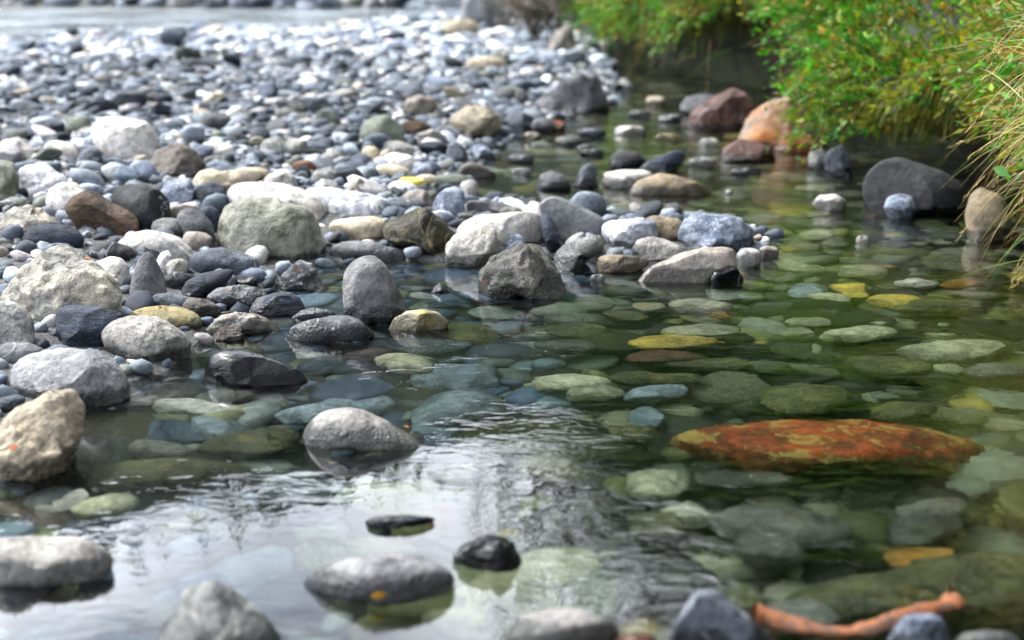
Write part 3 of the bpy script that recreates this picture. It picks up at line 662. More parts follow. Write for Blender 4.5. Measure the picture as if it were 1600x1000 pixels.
S('flat yellowish stone at the water behind the oval boulder', 'yellow', [(195, 494), (215, 482), (250, 477), (285, 479), (310, 490), (319, 502), (300, 511), (250, 510), (210, 506)], 'smooth')
S('pale porous round boulder cut by the left edge', 'pale', [(-30, 492), (0, 470), (20, 469), (40, 481), (53, 500), (55, 522), (45, 536), (10, 541), (-25, 538)], 'porous')
S('dark blue block between pale and oval boulders', 'slate', [(86, 502), (90, 480), (105, 475), (140, 476), (170, 484), (195, 490), (192, 515), (165, 542), (120, 546), (90, 541)], 'angular')
S('dark curved stone at the left edge below the porous boulder', 'greyspeck', [(-15, 548), (10, 535), (45, 535), (75, 546), (55, 560), (28, 572), (-5, 572)], 'smooth')
S('light grey oval boulder at the edge of the pool', 'granite', [(154, 527), (160, 512), (175, 502), (200, 493), (225, 491), (250, 495), (275, 510), (295, 525), (301, 542), (292, 557), (262, 566), (225, 566), (190, 559), (165, 545)], 'porous', sub=5)
S('lavender-grey rounded boulder at the left shore', 'lavgranite', [(14, 592), (20, 570), (35, 555), (65, 547), (95, 542), (125, 545), (155, 548), (178, 560), (195, 580), (205, 600), (202, 616), (180, 628), (140, 634), (100, 634), (50, 622), (20, 610)], 'porous', sub=5)
S('small blue-grey stone behind the tilted mossy boulder', 'bluegrey', [(-15, 640), (0, 622), (25, 615), (42, 620), (30, 645), (0, 652)], 'smooth')
S('tilted boulder with yellow moss at the left edge', 'mosstop', [(-45, 715), (-20, 680), (0, 662), (20, 640), (50, 620), (82, 606), (105, 606), (125, 615), (135, 632), (135, 657), (127, 684), (118, 712), (100, 728), (62, 744), (20, 751), (-30, 752)], 'rough', sub=5)

# stones standing in the pool
S('rock with a sloping shoulder and a red leaf', 'greyspeck', [(423, 449), (437, 432), (455, 415), (470, 405), (487, 410), (496, 420), (496, 431), (510, 442), (516, 452), (475, 454), (440, 453)], 'rough')
S('dark blue smooth stone low in the water', 'slate', [(385, 482), (400, 466), (430, 457), (455, 456), (470, 465), (479, 482), (470, 490), (430, 494), (395, 494)], 'smooth')
S('thin dark stone awash left of the tall grey stone', 'bluegrey', [(448, 496), (470, 485), (490, 480), (515, 484), (530, 492), (500, 498)], 'slab', b=.4)
S('tall two-lobed slate-grey stone in the middle of the pool', 'slategrey', [(535, 452), (537, 425), (550, 407), (570, 398), (585, 398), (600, 410), (610, 425), (617, 440), (630, 462), (633, 477), (627, 492), (612, 502), (575, 508), (540, 500)], 'smooth', sub=5, b=.5)
S('tiny dark pointed pebble in the water behind the tall stone', 'bluegrey', [(672, 456), (680, 446), (688, 442), (698, 450), (704, 456), (688, 460)], 'angular', cat='pebble')
S('tiny pale pebble awash beside the beige slab', 'pale', ell(922, 428, 946, 440), 'smooth', cat='pebble')
S('low cream stone with a pale back left of the black stones', 'beige', [(312, 517), (335, 497), (365, 487), (395, 489), (425, 500), (443, 514), (400, 520), (350, 522)], 'rough')
S('brown pebble in front of the low cream stone', 'brown', [(320, 530), (345, 512), (368, 506), (380, 512), (384, 530), (350, 534)], 'rough')
S('dark stone with a frosted back beside the tall stone', 'greyspeck', [(440, 527), (455, 510), (480, 500), (515, 493), (545, 492), (568, 500), (590, 522), (560, 530), (500, 533), (455, 532)], 'smooth')
S('yellow and white capped stone right of the tall stone', 'yellowcap', [(603, 514), (615, 497), (635, 486), (660, 483), (685, 487), (705, 504), (690, 513), (655, 518), (620, 518)], 'smooth')
S('glossy black stone in the pool beside the oval boulder', 'black', [(318, 582), (325, 558), (345, 547), (375, 546), (410, 554), (445, 566), (470, 578), (488, 593), (460, 601), (400, 604), (350, 604), (325, 600)], 'smooth', sub=5)
S('speckled granite dome mirrored in the still pool', 'granite', [(465, 694), (475, 670), (490, 652), (510, 640), (540, 636), (570, 640), (600, 655), (630, 670), (660, 683), (675, 695), (640, 702), (560, 704), (490, 703), (470, 700)], 'smooth', sub=5)

# blurred stones close to the viewer
S('white wet stone cut by the left edge close to the viewer', 'granite', [(-40, 855), (0, 840), (60, 838), (120, 838), (150, 846), (175, 866), (180, 882), (160, 900), (110, 912), (40, 916), (-40, 914)], 'smooth')
S('pointed grey stone with a white ridge and dark belly', 'lavgranite', [(466, 910), (500, 890), (545, 872), (600, 865), (650, 868), (690, 882), (717, 902), (700, 922), (640, 936), (560, 944), (500, 938)], 'smooth', sub=4)
S('small dark stone right of the pointed grey stone', 'dark', [(703, 870), (725, 848), (755, 835), (785, 836), (805, 848), (816, 872), (812, 888), (770, 893), (730, 884)], 'rough')
S('thin dark stone barely breaking the mirror surface', 'slate', [(562, 816), (590, 806), (640, 804), (670, 808), (688, 806), (690, 812), (650, 822), (600, 826)], 'slab', b=.5)
S('big blurred grey stone at the bottom edge of the stream', 'pale', [(240, 1010), (257, 970), (280, 955), (284, 925), (300, 912), (335, 908), (362, 918), (400, 948), (430, 975), (462, 1010), (420, 1035), (300, 1035)], 'angular', ext=.1)
S('blurred blue-grey pyramid stone at the bottom beside the driftwood', 'bluegrey', [(1032, 1015), (1050, 975), (1070, 945), (1085, 920), (1100, 915), (1125, 925), (1160, 955), (1195, 985), (1225, 1015), (1150, 1040), (1080, 1040)], 'angular', ext=.1)
S('blurred pale blue stone under the end of the driftwood', 'bluewhite', [(1380, 1010), (1395, 978), (1415, 960), (1455, 958), (1478, 970), (1488, 1010), (1450, 1030), (1400, 1030)], 'angular', ext=.1)
S('broad pale stone just under the bottom of the mirror', 'granite', [(780, 1000), (810, 965), (860, 950), (910, 950), (955, 968), (975, 1000), (930, 1025), (820, 1025)], 'smooth', ext=.1)
S('pale stone at the bottom edge right of the driftwood', 'pale', [(1485, 1012), (1500, 990), (1540, 983), (1580, 988), (1610, 1012), (1560, 1030), (1510, 1030)], 'smooth', ext=.1)
S('red stone at the very bottom of the stream', 'rust', [(950, 1015), (965, 994), (990, 990), (1020, 992), (1038, 1015), (990, 1028)], 'smooth', ext=.1)

# stones of the channel and the far bank
S('pale rounded stone awash at the top of the channel', 'purple', [(834, 292), (845, 272), (862, 266), (880, 272), (895, 290), (870, 296), (845, 297)], 'smooth')
S('dark pointed stone in the channel before the white flat stone', 'bluegrey', [(893, 288), (908, 262), (922, 253), (932, 262), (937, 290), (920, 296)], 'angular')
S('dark round stone in the middle of the channel', 'charcoal', [(950, 256), (957, 240), (975, 234), (998, 238), (1012, 252), (1000, 264), (965, 265)], 'smooth')
S('slanting dark slate in the channel', 'slate', [(985, 266), (1010, 252), (1045, 238), (1062, 233), (1072, 240), (1068, 254), (1050, 266), (1010, 270)], 'slab')
S('white flat stone behind the long tan stone', 'white', [(935, 285), (945, 270), (975, 265), (1010, 266), (1022, 272), (1000, 290), (960, 294)], 'smooth')
S('long tan stone lying across the channel', 'tan', [(979, 298), (995, 282), (1015, 276), (1030, 270), (1060, 275), (1095, 285), (1117, 299), (1105, 305), (1040, 306), (990, 306)], 'smooth')
S('white sliver of stone in the channel', 'white', ell(1074, 245, 1118, 262), 'smooth')
S('small white stone shining in the green channel', 'white', [(1268, 318), (1280, 305), (1305, 303), (1322, 312), (1318, 327), (1290, 330)], 'smooth')
S('red-brown boulder at the mouth of the bank hollow', 'redbrown', [(1065, 192), (1085, 170), (1115, 150), (1145, 135), (1165, 145), (1182, 165), (1180, 190), (1150, 204), (1100, 206), (1075, 200)], 'angular')
S('grey block behind the red-brown boulder', 'purple', [(1058, 170), (1070, 152), (1100, 145), (1125, 150), (1130, 170), (1090, 180)], 'angular')
S('tawny orange boulder under the hanging bank', 'orange', [(1148, 212), (1160, 190), (1180, 170), (1205, 155), (1235, 150), (1255, 170), (1270, 195), (1295, 215), (1300, 232), (1250, 238), (1200, 230), (1160, 218)], 'angular')
S('pinkish stone at the foot of the tawny boulder', 'redbrown', [(1120, 250), (1130, 230), (1155, 217), (1180, 220), (1207, 232), (1214, 250), (1160, 254)], 'smooth')
S('blue-grey block under the mossy bank', 'bluegrey', [(1290, 272), (1288, 245), (1300, 230), (1316, 226), (1328, 245), (1334, 272), (1310, 278)], 'angular')
S('pale stone left of the blue-grey block under the bank', 'pale', [(1262, 258), (1264, 238), (1280, 232), (1298, 236), (1298, 258), (1278, 266)], 'angular')
S('large smooth charcoal boulder under the mossy bank', 'charcoal', [(1346, 292), (1355, 268), (1375, 250), (1400, 243), (1440, 255), (1475, 268), (1505, 288), (1518, 312), (1505, 338), (1440, 338), (1380, 328), (1352, 314)], 'smooth')
S('small pale stone in front of the charcoal boulder', 'bluewhite', [(1380, 325), (1386, 308), (1405, 302), (1425, 306), (1432, 325), (1425, 340), (1395, 342)], 'smooth')
S('tan upright rock behind the drooping grass', 'tan', [(1507, 335), (1515, 305), (1530, 292), (1560, 300), (1582, 330), (1578, 368), (1540, 376), (1515, 372)], 'smooth')
S('tiny white pebble in the channel right of the long tan stone', 'white', ell(1133, 295, 1146, 305), 'smooth', cat='pebble')
S('tiny white pebble alone in the green shallows', 'white', ell(1337, 367, 1360, 383), 'smooth', cat='pebble')

for lab, mt, bx in (('yellowish white pebble shining before the bank hollow', 'cream', (1008, 150, 1040, 166)), ('pale riffle stone upstream of the dark round stone', 'white', (958, 196, 1012, 212)),
    ('grey riffle stone below the yellowish white pebble', 'grey', (1028, 178, 1066, 192)), ('light flat stone in the riffle beside the purple boulder', 'pale', (980, 172, 1018, 184)),
    ('low grey stone awash in the upper channel', 'bluegrey', (900, 200, 948, 216)), ('pale stone awash where the channel leaves the bar', 'pale', (868, 212, 915, 228)),
    ('small cream stone at the waterline under the red pebble', 'cream', (818, 206, 846, 220)), ('flat dark stone awash left of the dark round stone', 'dark', (905, 232, 944, 246)),
    ('low white stone right of the slanting dark slate', 'white', (1092, 216, 1124, 230)), ('yellowish stone awash before the red-brown boulder', 'yellow', (1024, 208, 1066, 220)),
    ('grey stone awash under the pinkish stone', 'grey', (1140, 262, 1190, 274)), ('mottled stone awash left of the long tan stone', 'greyspeck', (900, 226, 930, 240)),
    ('bluish stone awash at the bend of the channel', 'bluegrey', (792, 240, 836, 256)), ('white stone awash at the bend of the channel', 'white', (800, 262, 832, 274))):
    S(lab, mt, ell(*bx), 'angular')
# far end of the bar
S('grey craggy boulder at the far end of the bar', 'grey', [(716, 30), (722, -5), (750, -25), (790, -20), (805, 10), (795, 40), (760, 48), (730, 42)], 'angular', cat='boulder')
S('cream boulder on the far gravel', 'cream', [(680, 48), (695, 34), (720, 28), (745, 34), (752, 46), (720, 56), (690, 55)], 'smooth', cat='boulder')
S('pale boulder beneath the far bushes', 'beige', [(850, 78), (862, 60), (880, 42), (895, 40), (900, 70), (880, 84)], 'angular', cat='boulder')
S('long cream stone on the far right of the bar', 'cream', ell(728, 88, 792, 112), 'smooth')

# ------------------------------------------------------------------ stones on the bed, seen through the water
B = sunk
B('large rust-red and yellow stone under the green water', 'bed_red', [(1030, 666), (1110, 654), (1250, 644), (1420, 644), (1510, 656), (1590, 676), (1510, 694), (1430, 710), (1330, 715), (1180, 710), (1115, 692)], 'slab', top=.006, sub=4, nm='boulder', thick=.3, rise=True)
B('bright ochre flat stone under water', 'bed_ochre', [(972, 531), (990, 522), (1040, 521), (1110, 520), (1142, 527), (1120, 536), (1070, 541), (1000, 538)], 'slab', top=.03)
B('olive flat stone behind the ochre stone', 'bed_pale', ell(1038, 504, 1162, 522, -2), top=.03)
B('dark reddish brown sunken stone below the ochre stone', 'bed_brown', ell(970, 544, 1105, 564, 1), top=.05)
B('large pale olive sunken stone near the right edge', 'bed_pale', [(1397, 540), (1440, 532), (1500, 521), (1560, 524), (1574, 536), (1550, 552), (1500, 559), (1440, 555)], top=.03, sub=4)
B('broad olive sunken stone left of the large pale olive one', 'bed_olive', ell(1320, 553, 1458, 580, 3), top=.05)
B('narrow pale sunken stone below the large pale olive one', 'bed_pale', ell(1450, 568, 1515, 580, 2), top=.04)
B('grey-green sunken stone at the right edge', 'bed_grey', ell(1508, 564, 1604, 586, 0), top=.04)
B('long pale teal stone lying under the dark blue pool', 'bed_teal', [(418, 643), (470, 632), (520, 618), (570, 612), (605, 615), (620, 626), (590, 638), (530, 642), (480, 655), (435, 654)], top=.05, sub=4)
B('round pale olive stone under water in front of the capped stone', 'bed_pale', ell(586, 546, 681, 576, 4), top=.03)
B('brownish flat stone beside the round pale olive stone', 'tan', ell(542, 538, 637, 557, -3), top=.03)
B('green flat stone under the yellow and white capped stone', 'bed_olive', ell(680, 501, 782, 530, 6), top=.04)
B('pale teal wedge under water near the left shore', 'bed_teal', ell(280, 645, 402, 682, 8), top=.06)
B('blue sunken stone between the pale teal wedges', 'bed_blue', ell(198, 650, 332, 690, -4), top=.07)
B('grey sunken oval below the blue sunken stone', 'bed_grey', ell(190, 684, 296, 710, 4), top=.07)
B('dark olive sunken stone left of the granite dome', 'bed_olive', ell(308, 668, 476, 706, -6), top=.07)
B('long yellow-olive sunken slab left of the mirror', 'bed_olive', [(118, 730), (160, 718), (260, 712), (330, 710), (400, 714), (402, 726), (330, 738), (240, 748), (160, 752)], 'slab', top=.02, sub=4)
B('white sunken stone below the lavender boulder', 'bed_white', ell(222, 618, 362, 644, 6), top=.03)
B('pale sunken wedge right of the tilted mossy boulder', 'bed_teal', ell(136, 641, 226, 674, 6), top=.05)
B('grey sunken plate in front of the oval boulder', 'bed_grey', ell(205, 585, 322, 612, -3), top=.04)
B('grey-olive sunken plate below the glossy black stone', 'bed_grey', ell(285, 601, 400, 626, -2), top=.05)
B('pale narrow stone under water by the left shadow', 'bed_white', ell(78, 768, 142, 792, -22), top=.04)
B('pale sunken oval beside the narrow pale stone', 'bed_pale', ell(110, 770, 216, 800, -8), top=.05)
B('small cream pebble on the bed by the left shadow', 'bed_white', ell(52, 788, 90, 802, 2), top=.05, nm='pebble')
B('huge olive slab sunk at the lower right', 'bed_olive', [(1215, 920), (1280, 900), (1380, 884), (1500, 862), (1620, 848), (1660, 900), (1600, 935), (1480, 945), (1340, 950), (1250, 940)], 'slab', top=.05, sub=4, nm='boulder', thick=.4)
B('rounded grey-green sunken stone at the right', 'bed_grey', [(1384, 815), (1400, 785), (1450, 776), (1510, 778), (1530, 795), (1500, 820), (1440, 836), (1395, 834)], top=.05, sub=4)
B('yellow-orange sunken stone beside the huge olive slab', 'bed_orange', ell(1383, 855, 1492, 880, -3), top=.05)
B('pale angular sunken stone right of the mirror', 'bed_pale', [(1028, 798), (1050, 781), (1075, 777), (1100, 786), (1118, 803), (1090, 812), (1050, 812)], 'angular', top=.04)
B('olive sunken stone touching the pale angular one', 'bed_olive', ell(982, 794, 1072, 832, 4), top=.06)
B('pale grey sunken stone under the driftwood', 'bed_grey', ell(1190, 928, 1312, 986, 6), top=.05)
B('pale sunken plate right of the ripples', 'bed_pale', ell(978, 728, 1080, 772, 2), top=.06)
B('grey sunken plate below the rust-red stone', 'bed_grey', ell(1080, 733, 1240, 758, 1), top=.08)
B('wide grey sunken stone streaked with reflections', 'bed_grey', ell(1120, 776, 1335, 842, 2), top=.07, sub=4, nm='boulder')
B('dull teal sunken stone right of the pale olive one', 'bed_teal', ell(636, 562, 790, 604, -2), top=.07)
B('dark teal sunken stone behind the granite dome', 'bed_teal', ell(640, 606, 790, 652, -6), top=.09)
B('slim blue-white slab under the middle current', 'bed_teal', ell(972, 599, 1078, 620, -5), 'slab', top=.04)
B('olive slab left of the slim blue-white slab', 'bed_pale', ell(885, 600, 978, 620, -3), top=.05)
B('mossy green oval under the middle current', 'bed_olive', ell(1040, 556, 1175, 574, 2), top=.05)
B('light olive oval left of the green-brown oval under water', 'bed_pale', ell(828, 582, 955, 606, 2), top=.05)
B('green-brown oval on the bed in the middle current', 'bed_olive', ell(952, 578, 1100, 598, 0), top=.06)
B('grey oval behind the ochre stone under water', 'bed_grey', ell(835, 528, 938, 547, 2), top=.05)
B('olive lens above the grey oval under water', 'bed_olive', ell(852, 504, 960, 523, 0), top=.05)
B('pale lens in the shallows below the spit', 'bed_pale', ell(1040, 464, 1144, 482, 2), top=.03)
B('green-grey lens below the porous boulder', 'bed_grey', ell(850, 484, 950, 504, 2), top=.04)
B('small pale lens left of the spit lens', 'bed_pale', ell(988, 470, 1040, 484, 0), top=.03)
B('yellowish lens between the small lenses below the spit', 'bed_olive', ell(940, 482, 1015, 498, 3), top=.04)
B('orange-brown sliver on the bed near the spit', 'bed_orange', ell(1108, 486, 1142, 496, 0), top=.04)
B('yellow trapezoid stone on the bed at the right', 'bed_ochre', [(1292, 442), (1320, 440), (1352, 441), (1358, 462), (1325, 461), (1305, 452)], 'slab', top=.03)
B('ochre plate lying beneath the grass', 'bed_ochre', ell(1360, 458, 1446, 478, 3), top=.04)
B('long olive stone joined to the ochre plate', 'bed_olive', ell(1400, 462, 1535, 486, -2), top=.05)
B('pale flat stone in the shallow channel', 'bed_pale', ell(1248, 357, 1304, 373, -2), top=.015)
B('greyish flat stone in the channel by the tiny white pebble', 'bed_grey', ell(1284, 369, 1328, 384, 0), top=.02)
B('pale sunken streak below the tiny white pebble', 'bed_grey', ell(1370, 373, 1430, 386, 0), top=.03)
B('light sunken plate right of the spit tip', 'bed_pale', ell(1196, 403, 1292, 422, 3), top=.02)
B('light sunken plate farther right of the spit tip', 'bed_pale', ell(1308, 412, 1388, 432, 0), top=.03)
B('narrow pale bar of stone on the bed near the bank', 'bed_white', ell(1398, 435, 1470, 446, 1), top=.03)
B('orange bar of stone on the bed near the bank', 'bed_orange', ell(1470, 434, 1536, 447, -1), top=.04)
B('sunken grey leaf-shaped stone below the trapezoid stone', 'bed_teal', ell(1228, 440, 1296, 460, -3), top=.05)
B('sunken pale oval in line with the trapezoid stone', 'bed_pale', ell(1265, 455, 1330, 470, 2), top=.04)
B('pale oval on the bed below the ochre plate', 'bed_pale', ell(1220, 510, 1274, 525, 0), top=.04)
B('long pale plate on the bed near the yellow trapezoid stone', 'bed_pale', ell(1284, 508, 1406, 526, -1), top=.04)
B('thin pale oval above the long pale plate', 'bed_pale', ell(1335, 500, 1390, 510, 0), top=.04)
B('broad pale plate at mid right of the bed', 'bed_pale', ell(1222, 494, 1312, 507, 0), top=.04)
B('brown ridge stone on the bed under the current', 'bed_olive', ell(1185, 586, 1330, 640, -4), top=.07)
B('green sunken hump behind the rust-red stone', 'bed_olive', ell(1365, 624, 1460, 652, 0), top=.06)
B('dark stone under the surface right of the small dark stone', 'bed_dark', ell(985, 868, 1130, 925, -5), 'smooth', top=.02, sub=4)
B('green block on the bed above the pyramid stone', 'bed_grey', ell(1150, 830, 1262, 872, 3, 14, 3), 'slab', top=.07)
B('olive stone on the bed right of the pyramid stone', 'bed_olive', ell(1120, 905, 1205, 945, 0), top=.06)
B('mossy stone under the bright ripples', 'bed_olive', ell(805, 704, 920, 746, 4), top=.05)
B('mottled grey sunken stone beside the bright ripples', 'bed_teal', ell(982, 634, 1040, 664, 4), top=.03)
B('small olive stone below the mottled grey sunken stone', 'bed_olive', ell(960, 664, 1035, 684, 2), top=.05)

# ------------------------------------------------------------------ loose pebbles of the bar and of the bed
rng = np.random.default_rng(77)
BAR_COL = [('bluegrey', (.160, .190, .235), .42, 'blue-grey'), ('slate', (.055, .072, .098), .11, 'dark slate'), ('grey', (.35, .39, .445), .32, 'light grey'), ('white', (.62, .61, .61), .15, 'white'),
           ('tan', (.42, .38, .31), .02, 'tan'), ('greenish', (.19, .21, .185), .04, 'greenish grey'), ('rust', (.26, .13, .065), .001, 'rusty')]
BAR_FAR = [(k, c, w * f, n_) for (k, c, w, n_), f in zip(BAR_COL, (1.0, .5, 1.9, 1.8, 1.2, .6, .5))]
BED_COL = [('bed_grey', (.165, .185, .145), .27, 'grey-green'), ('bed_olive', (.165, .170, .065), .27, 'olive'), ('bed_pale', (.30, .30, .20), .13, 'pale'), ('bed_dark', (.035, .044, .034), .22, 'dark'), ('bed_ochre', (.30, .23, .06), .05, 'ochre'), ('bed_brown', (.12, .055, .025), .03, 'brown')]
BED_COL_W = [('bed_teal', (.130, .190, .245), .26, 'teal'), ('bed_blue', (.042, .075, .130), .44, 'dark blue'), ('bed_grey', (.150, .175, .165), .22, 'grey'), ('bed_olive', (.140, .150, .080), .10, 'olive'), ('bed_white', (.45, .46, .42), .06, 'whitish')]
VAR = {s: [rock_unit(900 + i, k, s) for i, k in enumerate(('chip', 'rough', 'chip', 'slab', 'porous', 'chip', 'smooth', 'rough', 'chip', 'angular'))] for s in (1, 2, 3)}

def scatter(x0, x1, y0, y1, step, keep, lift=0.0):
    nx, ny = int((x1 - x0) / step), int((y1 - y0) / step)
    gx_, gy_ = np.meshgrid(np.arange(nx), np.arange(ny))
    P = np.c_[x0 + (gx_.ravel() + rng.uniform(0, 1, nx * ny)) * step, y0 + (gy_.ravel() + rng.uniform(0, 1, nx * ny)) * step]
    px, py, d = to_px(np.c_[P, np.zeros(len(P))])
    P = P[(px > -90) & (px < 1690) & (py < 1080) & (d > 0)]
    return P[keep(P)]

def rots(n, tilt):
    """random heading, small tilt"""
    a = rng.uniform(0, 6.283, n); tx, ty = rng.normal(0, tilt, n), rng.normal(0, tilt, n)
    ca, sa = np.cos(a), np.sin(a); Rz = np.zeros((n, 3, 3)); Rz[:, 0, 0] = ca; Rz[:, 0, 1] = -sa; Rz[:, 1, 0] = sa; Rz[:, 1, 1] = ca; Rz[:, 2, 2] = 1
    Rx = np.zeros((n, 3, 3)); Rx[:, 0, 0] = 1; Rx[:, 1, 1] = np.cos(tx); Rx[:, 1, 2] = -np.sin(tx); Rx[:, 2, 1] = np.sin(tx); Rx[:, 2, 2] = np.cos(tx)
    Ry = np.zeros((n, 3, 3)); Ry[:, 1, 1] = 1; Ry[:, 0, 0] = np.cos(ty); Ry[:, 0, 2] = np.sin(ty); Ry[:, 2, 0] = -np.sin(ty); Ry[:, 2, 2] = np.cos(ty)
    return Rx @ Ry @ Rz

def in_poly(px, py, poly):
    return poly_sd(np.c_[px, py], poly) > 0

def layer(P, med, flat, tilt, pal, sub, bed=False, lift=.35):
    n = len(P)
    a = med * np.exp(rng.normal(0, .38, n)); a = np.minimum(a, med * 2.1)
    sc = np.c_[a, a * rng.uniform(.6, .95, n), a * rng.uniform(*flat, n)]
    g = ground_z(P); z = g + sc[:, 2] * rng.uniform(-.1, lift, n) * 1.6
    if bed: z = np.minimum(z, -.008 - sc[:, 2])
    C = np.c_[P, z]
    ok = np.ones(n, bool)
    if not bed:
        px, py, t = to_px(C)
        for pts, tc, bb in HERO:
            lo, hi = pts.min(0) - 2, pts.max(0) + 2
            c = (px > lo[0]) & (px < hi[0]) & (py > lo[1]) & (py < hi[1]) & (t > tc - bb * 1.15) & (t < tc + bb * 1.6)
            if c.any():
                j = np.where(c)[0]; ok[j[in_poly(px[j], py[j], pts)]] = False
    else:
        for pc, r in BEDHERO: ok &= ~((np.hypot(*(P - pc).T) < r * .75))
    w = np.array([p[2] for p in pal]); ci = rng.choice(len(pal), n, p=w / w.sum())
    vi = rng.integers(0, 10, n); Rm = rots(n, tilt)
    return dict(C=C[ok], sc=sc[ok], R=Rm[ok], ci=ci[ok], vi=vi[ok], sub=sub, pal=pal, bed=bed)

def bake(name, layers, mat, label, cat):
    V, Fc, Cc, o = [], [], [], 0
    for L in layers:
        for k in range(10):
            j = np.where(L['vi'] == k)[0]
            if not len(j): continue
            v, f = VAR[L['sub']][k]
            W = np.einsum('nij,nkj->nki', L['R'][j], v[None] * L['sc'][j][:, None, :]) + L['C'][j][:, None, :]
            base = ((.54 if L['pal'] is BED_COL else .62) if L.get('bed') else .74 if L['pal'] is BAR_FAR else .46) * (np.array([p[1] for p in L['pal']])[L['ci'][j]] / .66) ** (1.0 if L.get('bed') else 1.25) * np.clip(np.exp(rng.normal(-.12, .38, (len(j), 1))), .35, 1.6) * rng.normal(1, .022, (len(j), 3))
            V.append(W.reshape(-1, 3)); Cc.append(np.repeat(base, len(v), 0))
            Fc.append((f[None] + (o + np.arange(len(j)) * len(v))[:, None, None]).reshape(-1, 3)); o += len(j) * len(v)
    return tag(link(name, mesh_np(name, np.concatenate(V), np.concatenate(Fc), True, np.clip(np.concatenate(Cc), 0, .85)), M[mat]), label, cat, kind='stuff')

CUT = set('at on in under beside behind with standing lying left right above below between cut half wedged just leaning by near next dipping mirrored close barely awash that peeping resting tucked low shining streaked joined touching'.split())
def short(label):
    w = label.split(); k = next((i for i, t in enumerate(w) if i > 1 and t in CUT), len(w)); return ' '.join(w[:min(k, 6)])
def where(x, y):
    best = min(HERO_NAMES, key=lambda h: (h[1] - x) ** 2 + 4 * (h[2] - y) ** 2)
    dx, dy = x - best[1], y - best[2]
    w = ('right of' if dx > 0 else 'left of') if abs(dx) > 1.6 * abs(dy) else ('in front of' if dy > 0 else 'behind')
    return w + ' the ' + best[0]
HERO_NAMES = [(short(o['label']), *to_px(np.array(o.location) + (0, 0, .03))[:2]) for o in COL.objects if o.get('label')]

def pull(L, n, ymin, ymax, nm, phrase, group):
    """the n pebbles of a layer that show largest become objects of their own"""
    px, py, t = to_px(L['C']); size = L['sc'][:, 0] / t
    ok = (px > 10) & (px < 1590) & (py > ymin) & (py < ymax)
    for pts, tc, bb in HERO:
        lo, hi = pts.min(0), pts.max(0)
        c = ok & (px > lo[0]) & (px < hi[0]) & (py > lo[1]) & (py < hi[1])
        j = np.where(c)[0]
        if len(j): ok[j[in_poly(px[j], py[j], pts)]] = False
    j = np.where(ok)[0]; j = j[np.argsort(-size[j])][:n]
    for i in j:
        key, _, _, word = L['pal'][L['ci'][i]]
        mk = (int(L['vi'][i]), key)
        if mk not in PEB: PEB[mk] = mesh_np(nm, VAR[3][mk[0]][0], VAR[3][mk[0]][1]); PEB[mk].materials.append(M[key])
        # real size is kept in the mesh scale; alike pebbles share their mesh
        o = bpy.data.objects.new(nm, PEB[mk]); COL.objects.link(o)
        from mathutils import Matrix
        m4 = Matrix([[*(L['R'][i][r] * L['sc'][i]), L['C'][i][r]] for r in range(3)] + [[0, 0, 0, 1]])
        o.matrix_world = m4
        lab = phrase % word + ' ' + where(px[i], py[i])
        if lab in USED:
            h = sorted(HERO_NAMES, key=lambda h: (h[1] - px[i]) ** 2 + 4 * (h[2] - py[i]) ** 2)
            lab = next((q for q in (phrase % word + ' between the %s and the %s' % (' '.join(h[0][0].split()[-4:]), ' '.join(h[k][0].split()[-4:])) for k in range(1, 6)) if q not in USED), lab)
        USED.add(lab); tag(o, lab, nm, group % word)
    keep = np.ones(len(px), bool); keep[j] = False
    for k in ('C', 'sc', 'R', 'ci', 'vi'): L[k] = L[k][keep]
PEB, USED = {}, set()
on_bar = lambda P: (poly_sd(P, BAR) > -.03)
near = layer(scatter(-1.6, 1.0, 1.6, 4.4, .036, on_bar), .018, (.40, .70), .32, BAR_COL, 1)
near_big = layer(scatter(-1.7, .9, 2.95, 4.4, .085, on_bar), .029, (.38, .66), .32, BAR_COL, 2, lift=.75)
mid_ = layer(scatter(-3.2, 1.4, 4.2, 8.2, .045, on_bar), .027, (.28, .50), .28, BAR_COL, 1)
mid_big = layer(scatter(-3.2, 1.2, 4.2, 8.2, .17, on_bar), .040, (.34, .62), .34, BAR_COL, 2, lift=.7)
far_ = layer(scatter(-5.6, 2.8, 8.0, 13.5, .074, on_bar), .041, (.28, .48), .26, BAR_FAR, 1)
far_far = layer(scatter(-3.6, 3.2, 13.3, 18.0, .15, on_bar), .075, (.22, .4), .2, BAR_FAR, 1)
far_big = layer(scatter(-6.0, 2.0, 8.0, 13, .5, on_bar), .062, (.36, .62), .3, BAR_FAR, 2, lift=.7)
pull(near_big, 60, 300, 640, 'pebble', 'small %s pebble', 'small %s pebbles between the larger stones')
pull(mid_big, 50, 150, 330, 'pebble', 'blurred %s cobble', '%s cobbles among the blurred pebbles')
far_bank = layer(scatter(-12, 6, 19.2, 27, .26, lambda P: P[:, 1] > 19.3 + .12 * P[:, 0]), .15, (.4, .8), .4, BAR_COL, 1)
off_bar = lambda P: (poly_sd(P, BAR) < -.02) & (P[:, 0] < foot_x(P[:, 1]) + .45)
east = lambda P: off_bar(P) & (P[:, 0] > -.02 + .25 * (P[:, 1] - 1.9) + .10 * np.sin(7 * P[:, 1]))
west = lambda P: off_bar(P) & ~east(P)
be = layer(scatter(-.9, 1.7, .9, 3.6, .056, east), .038, (.28, .55), .22, BED_COL, 1, True)
be_big = layer(scatter(-.9, 1.7, .9, 3.6, .105, east), .058, (.24, .44), .16, BED_COL, 2, True, lift=.6)
bw = layer(scatter(-1.0, .6, .9, 3.2, .056, west), .038, (.28, .55), .22, BED_COL_W, 1, True)
bw_big = layer(scatter(-1.0, .6, .9, 3.2, .105, west), .056, (.24, .44), .16, BED_COL_W, 2, True, lift=.6)
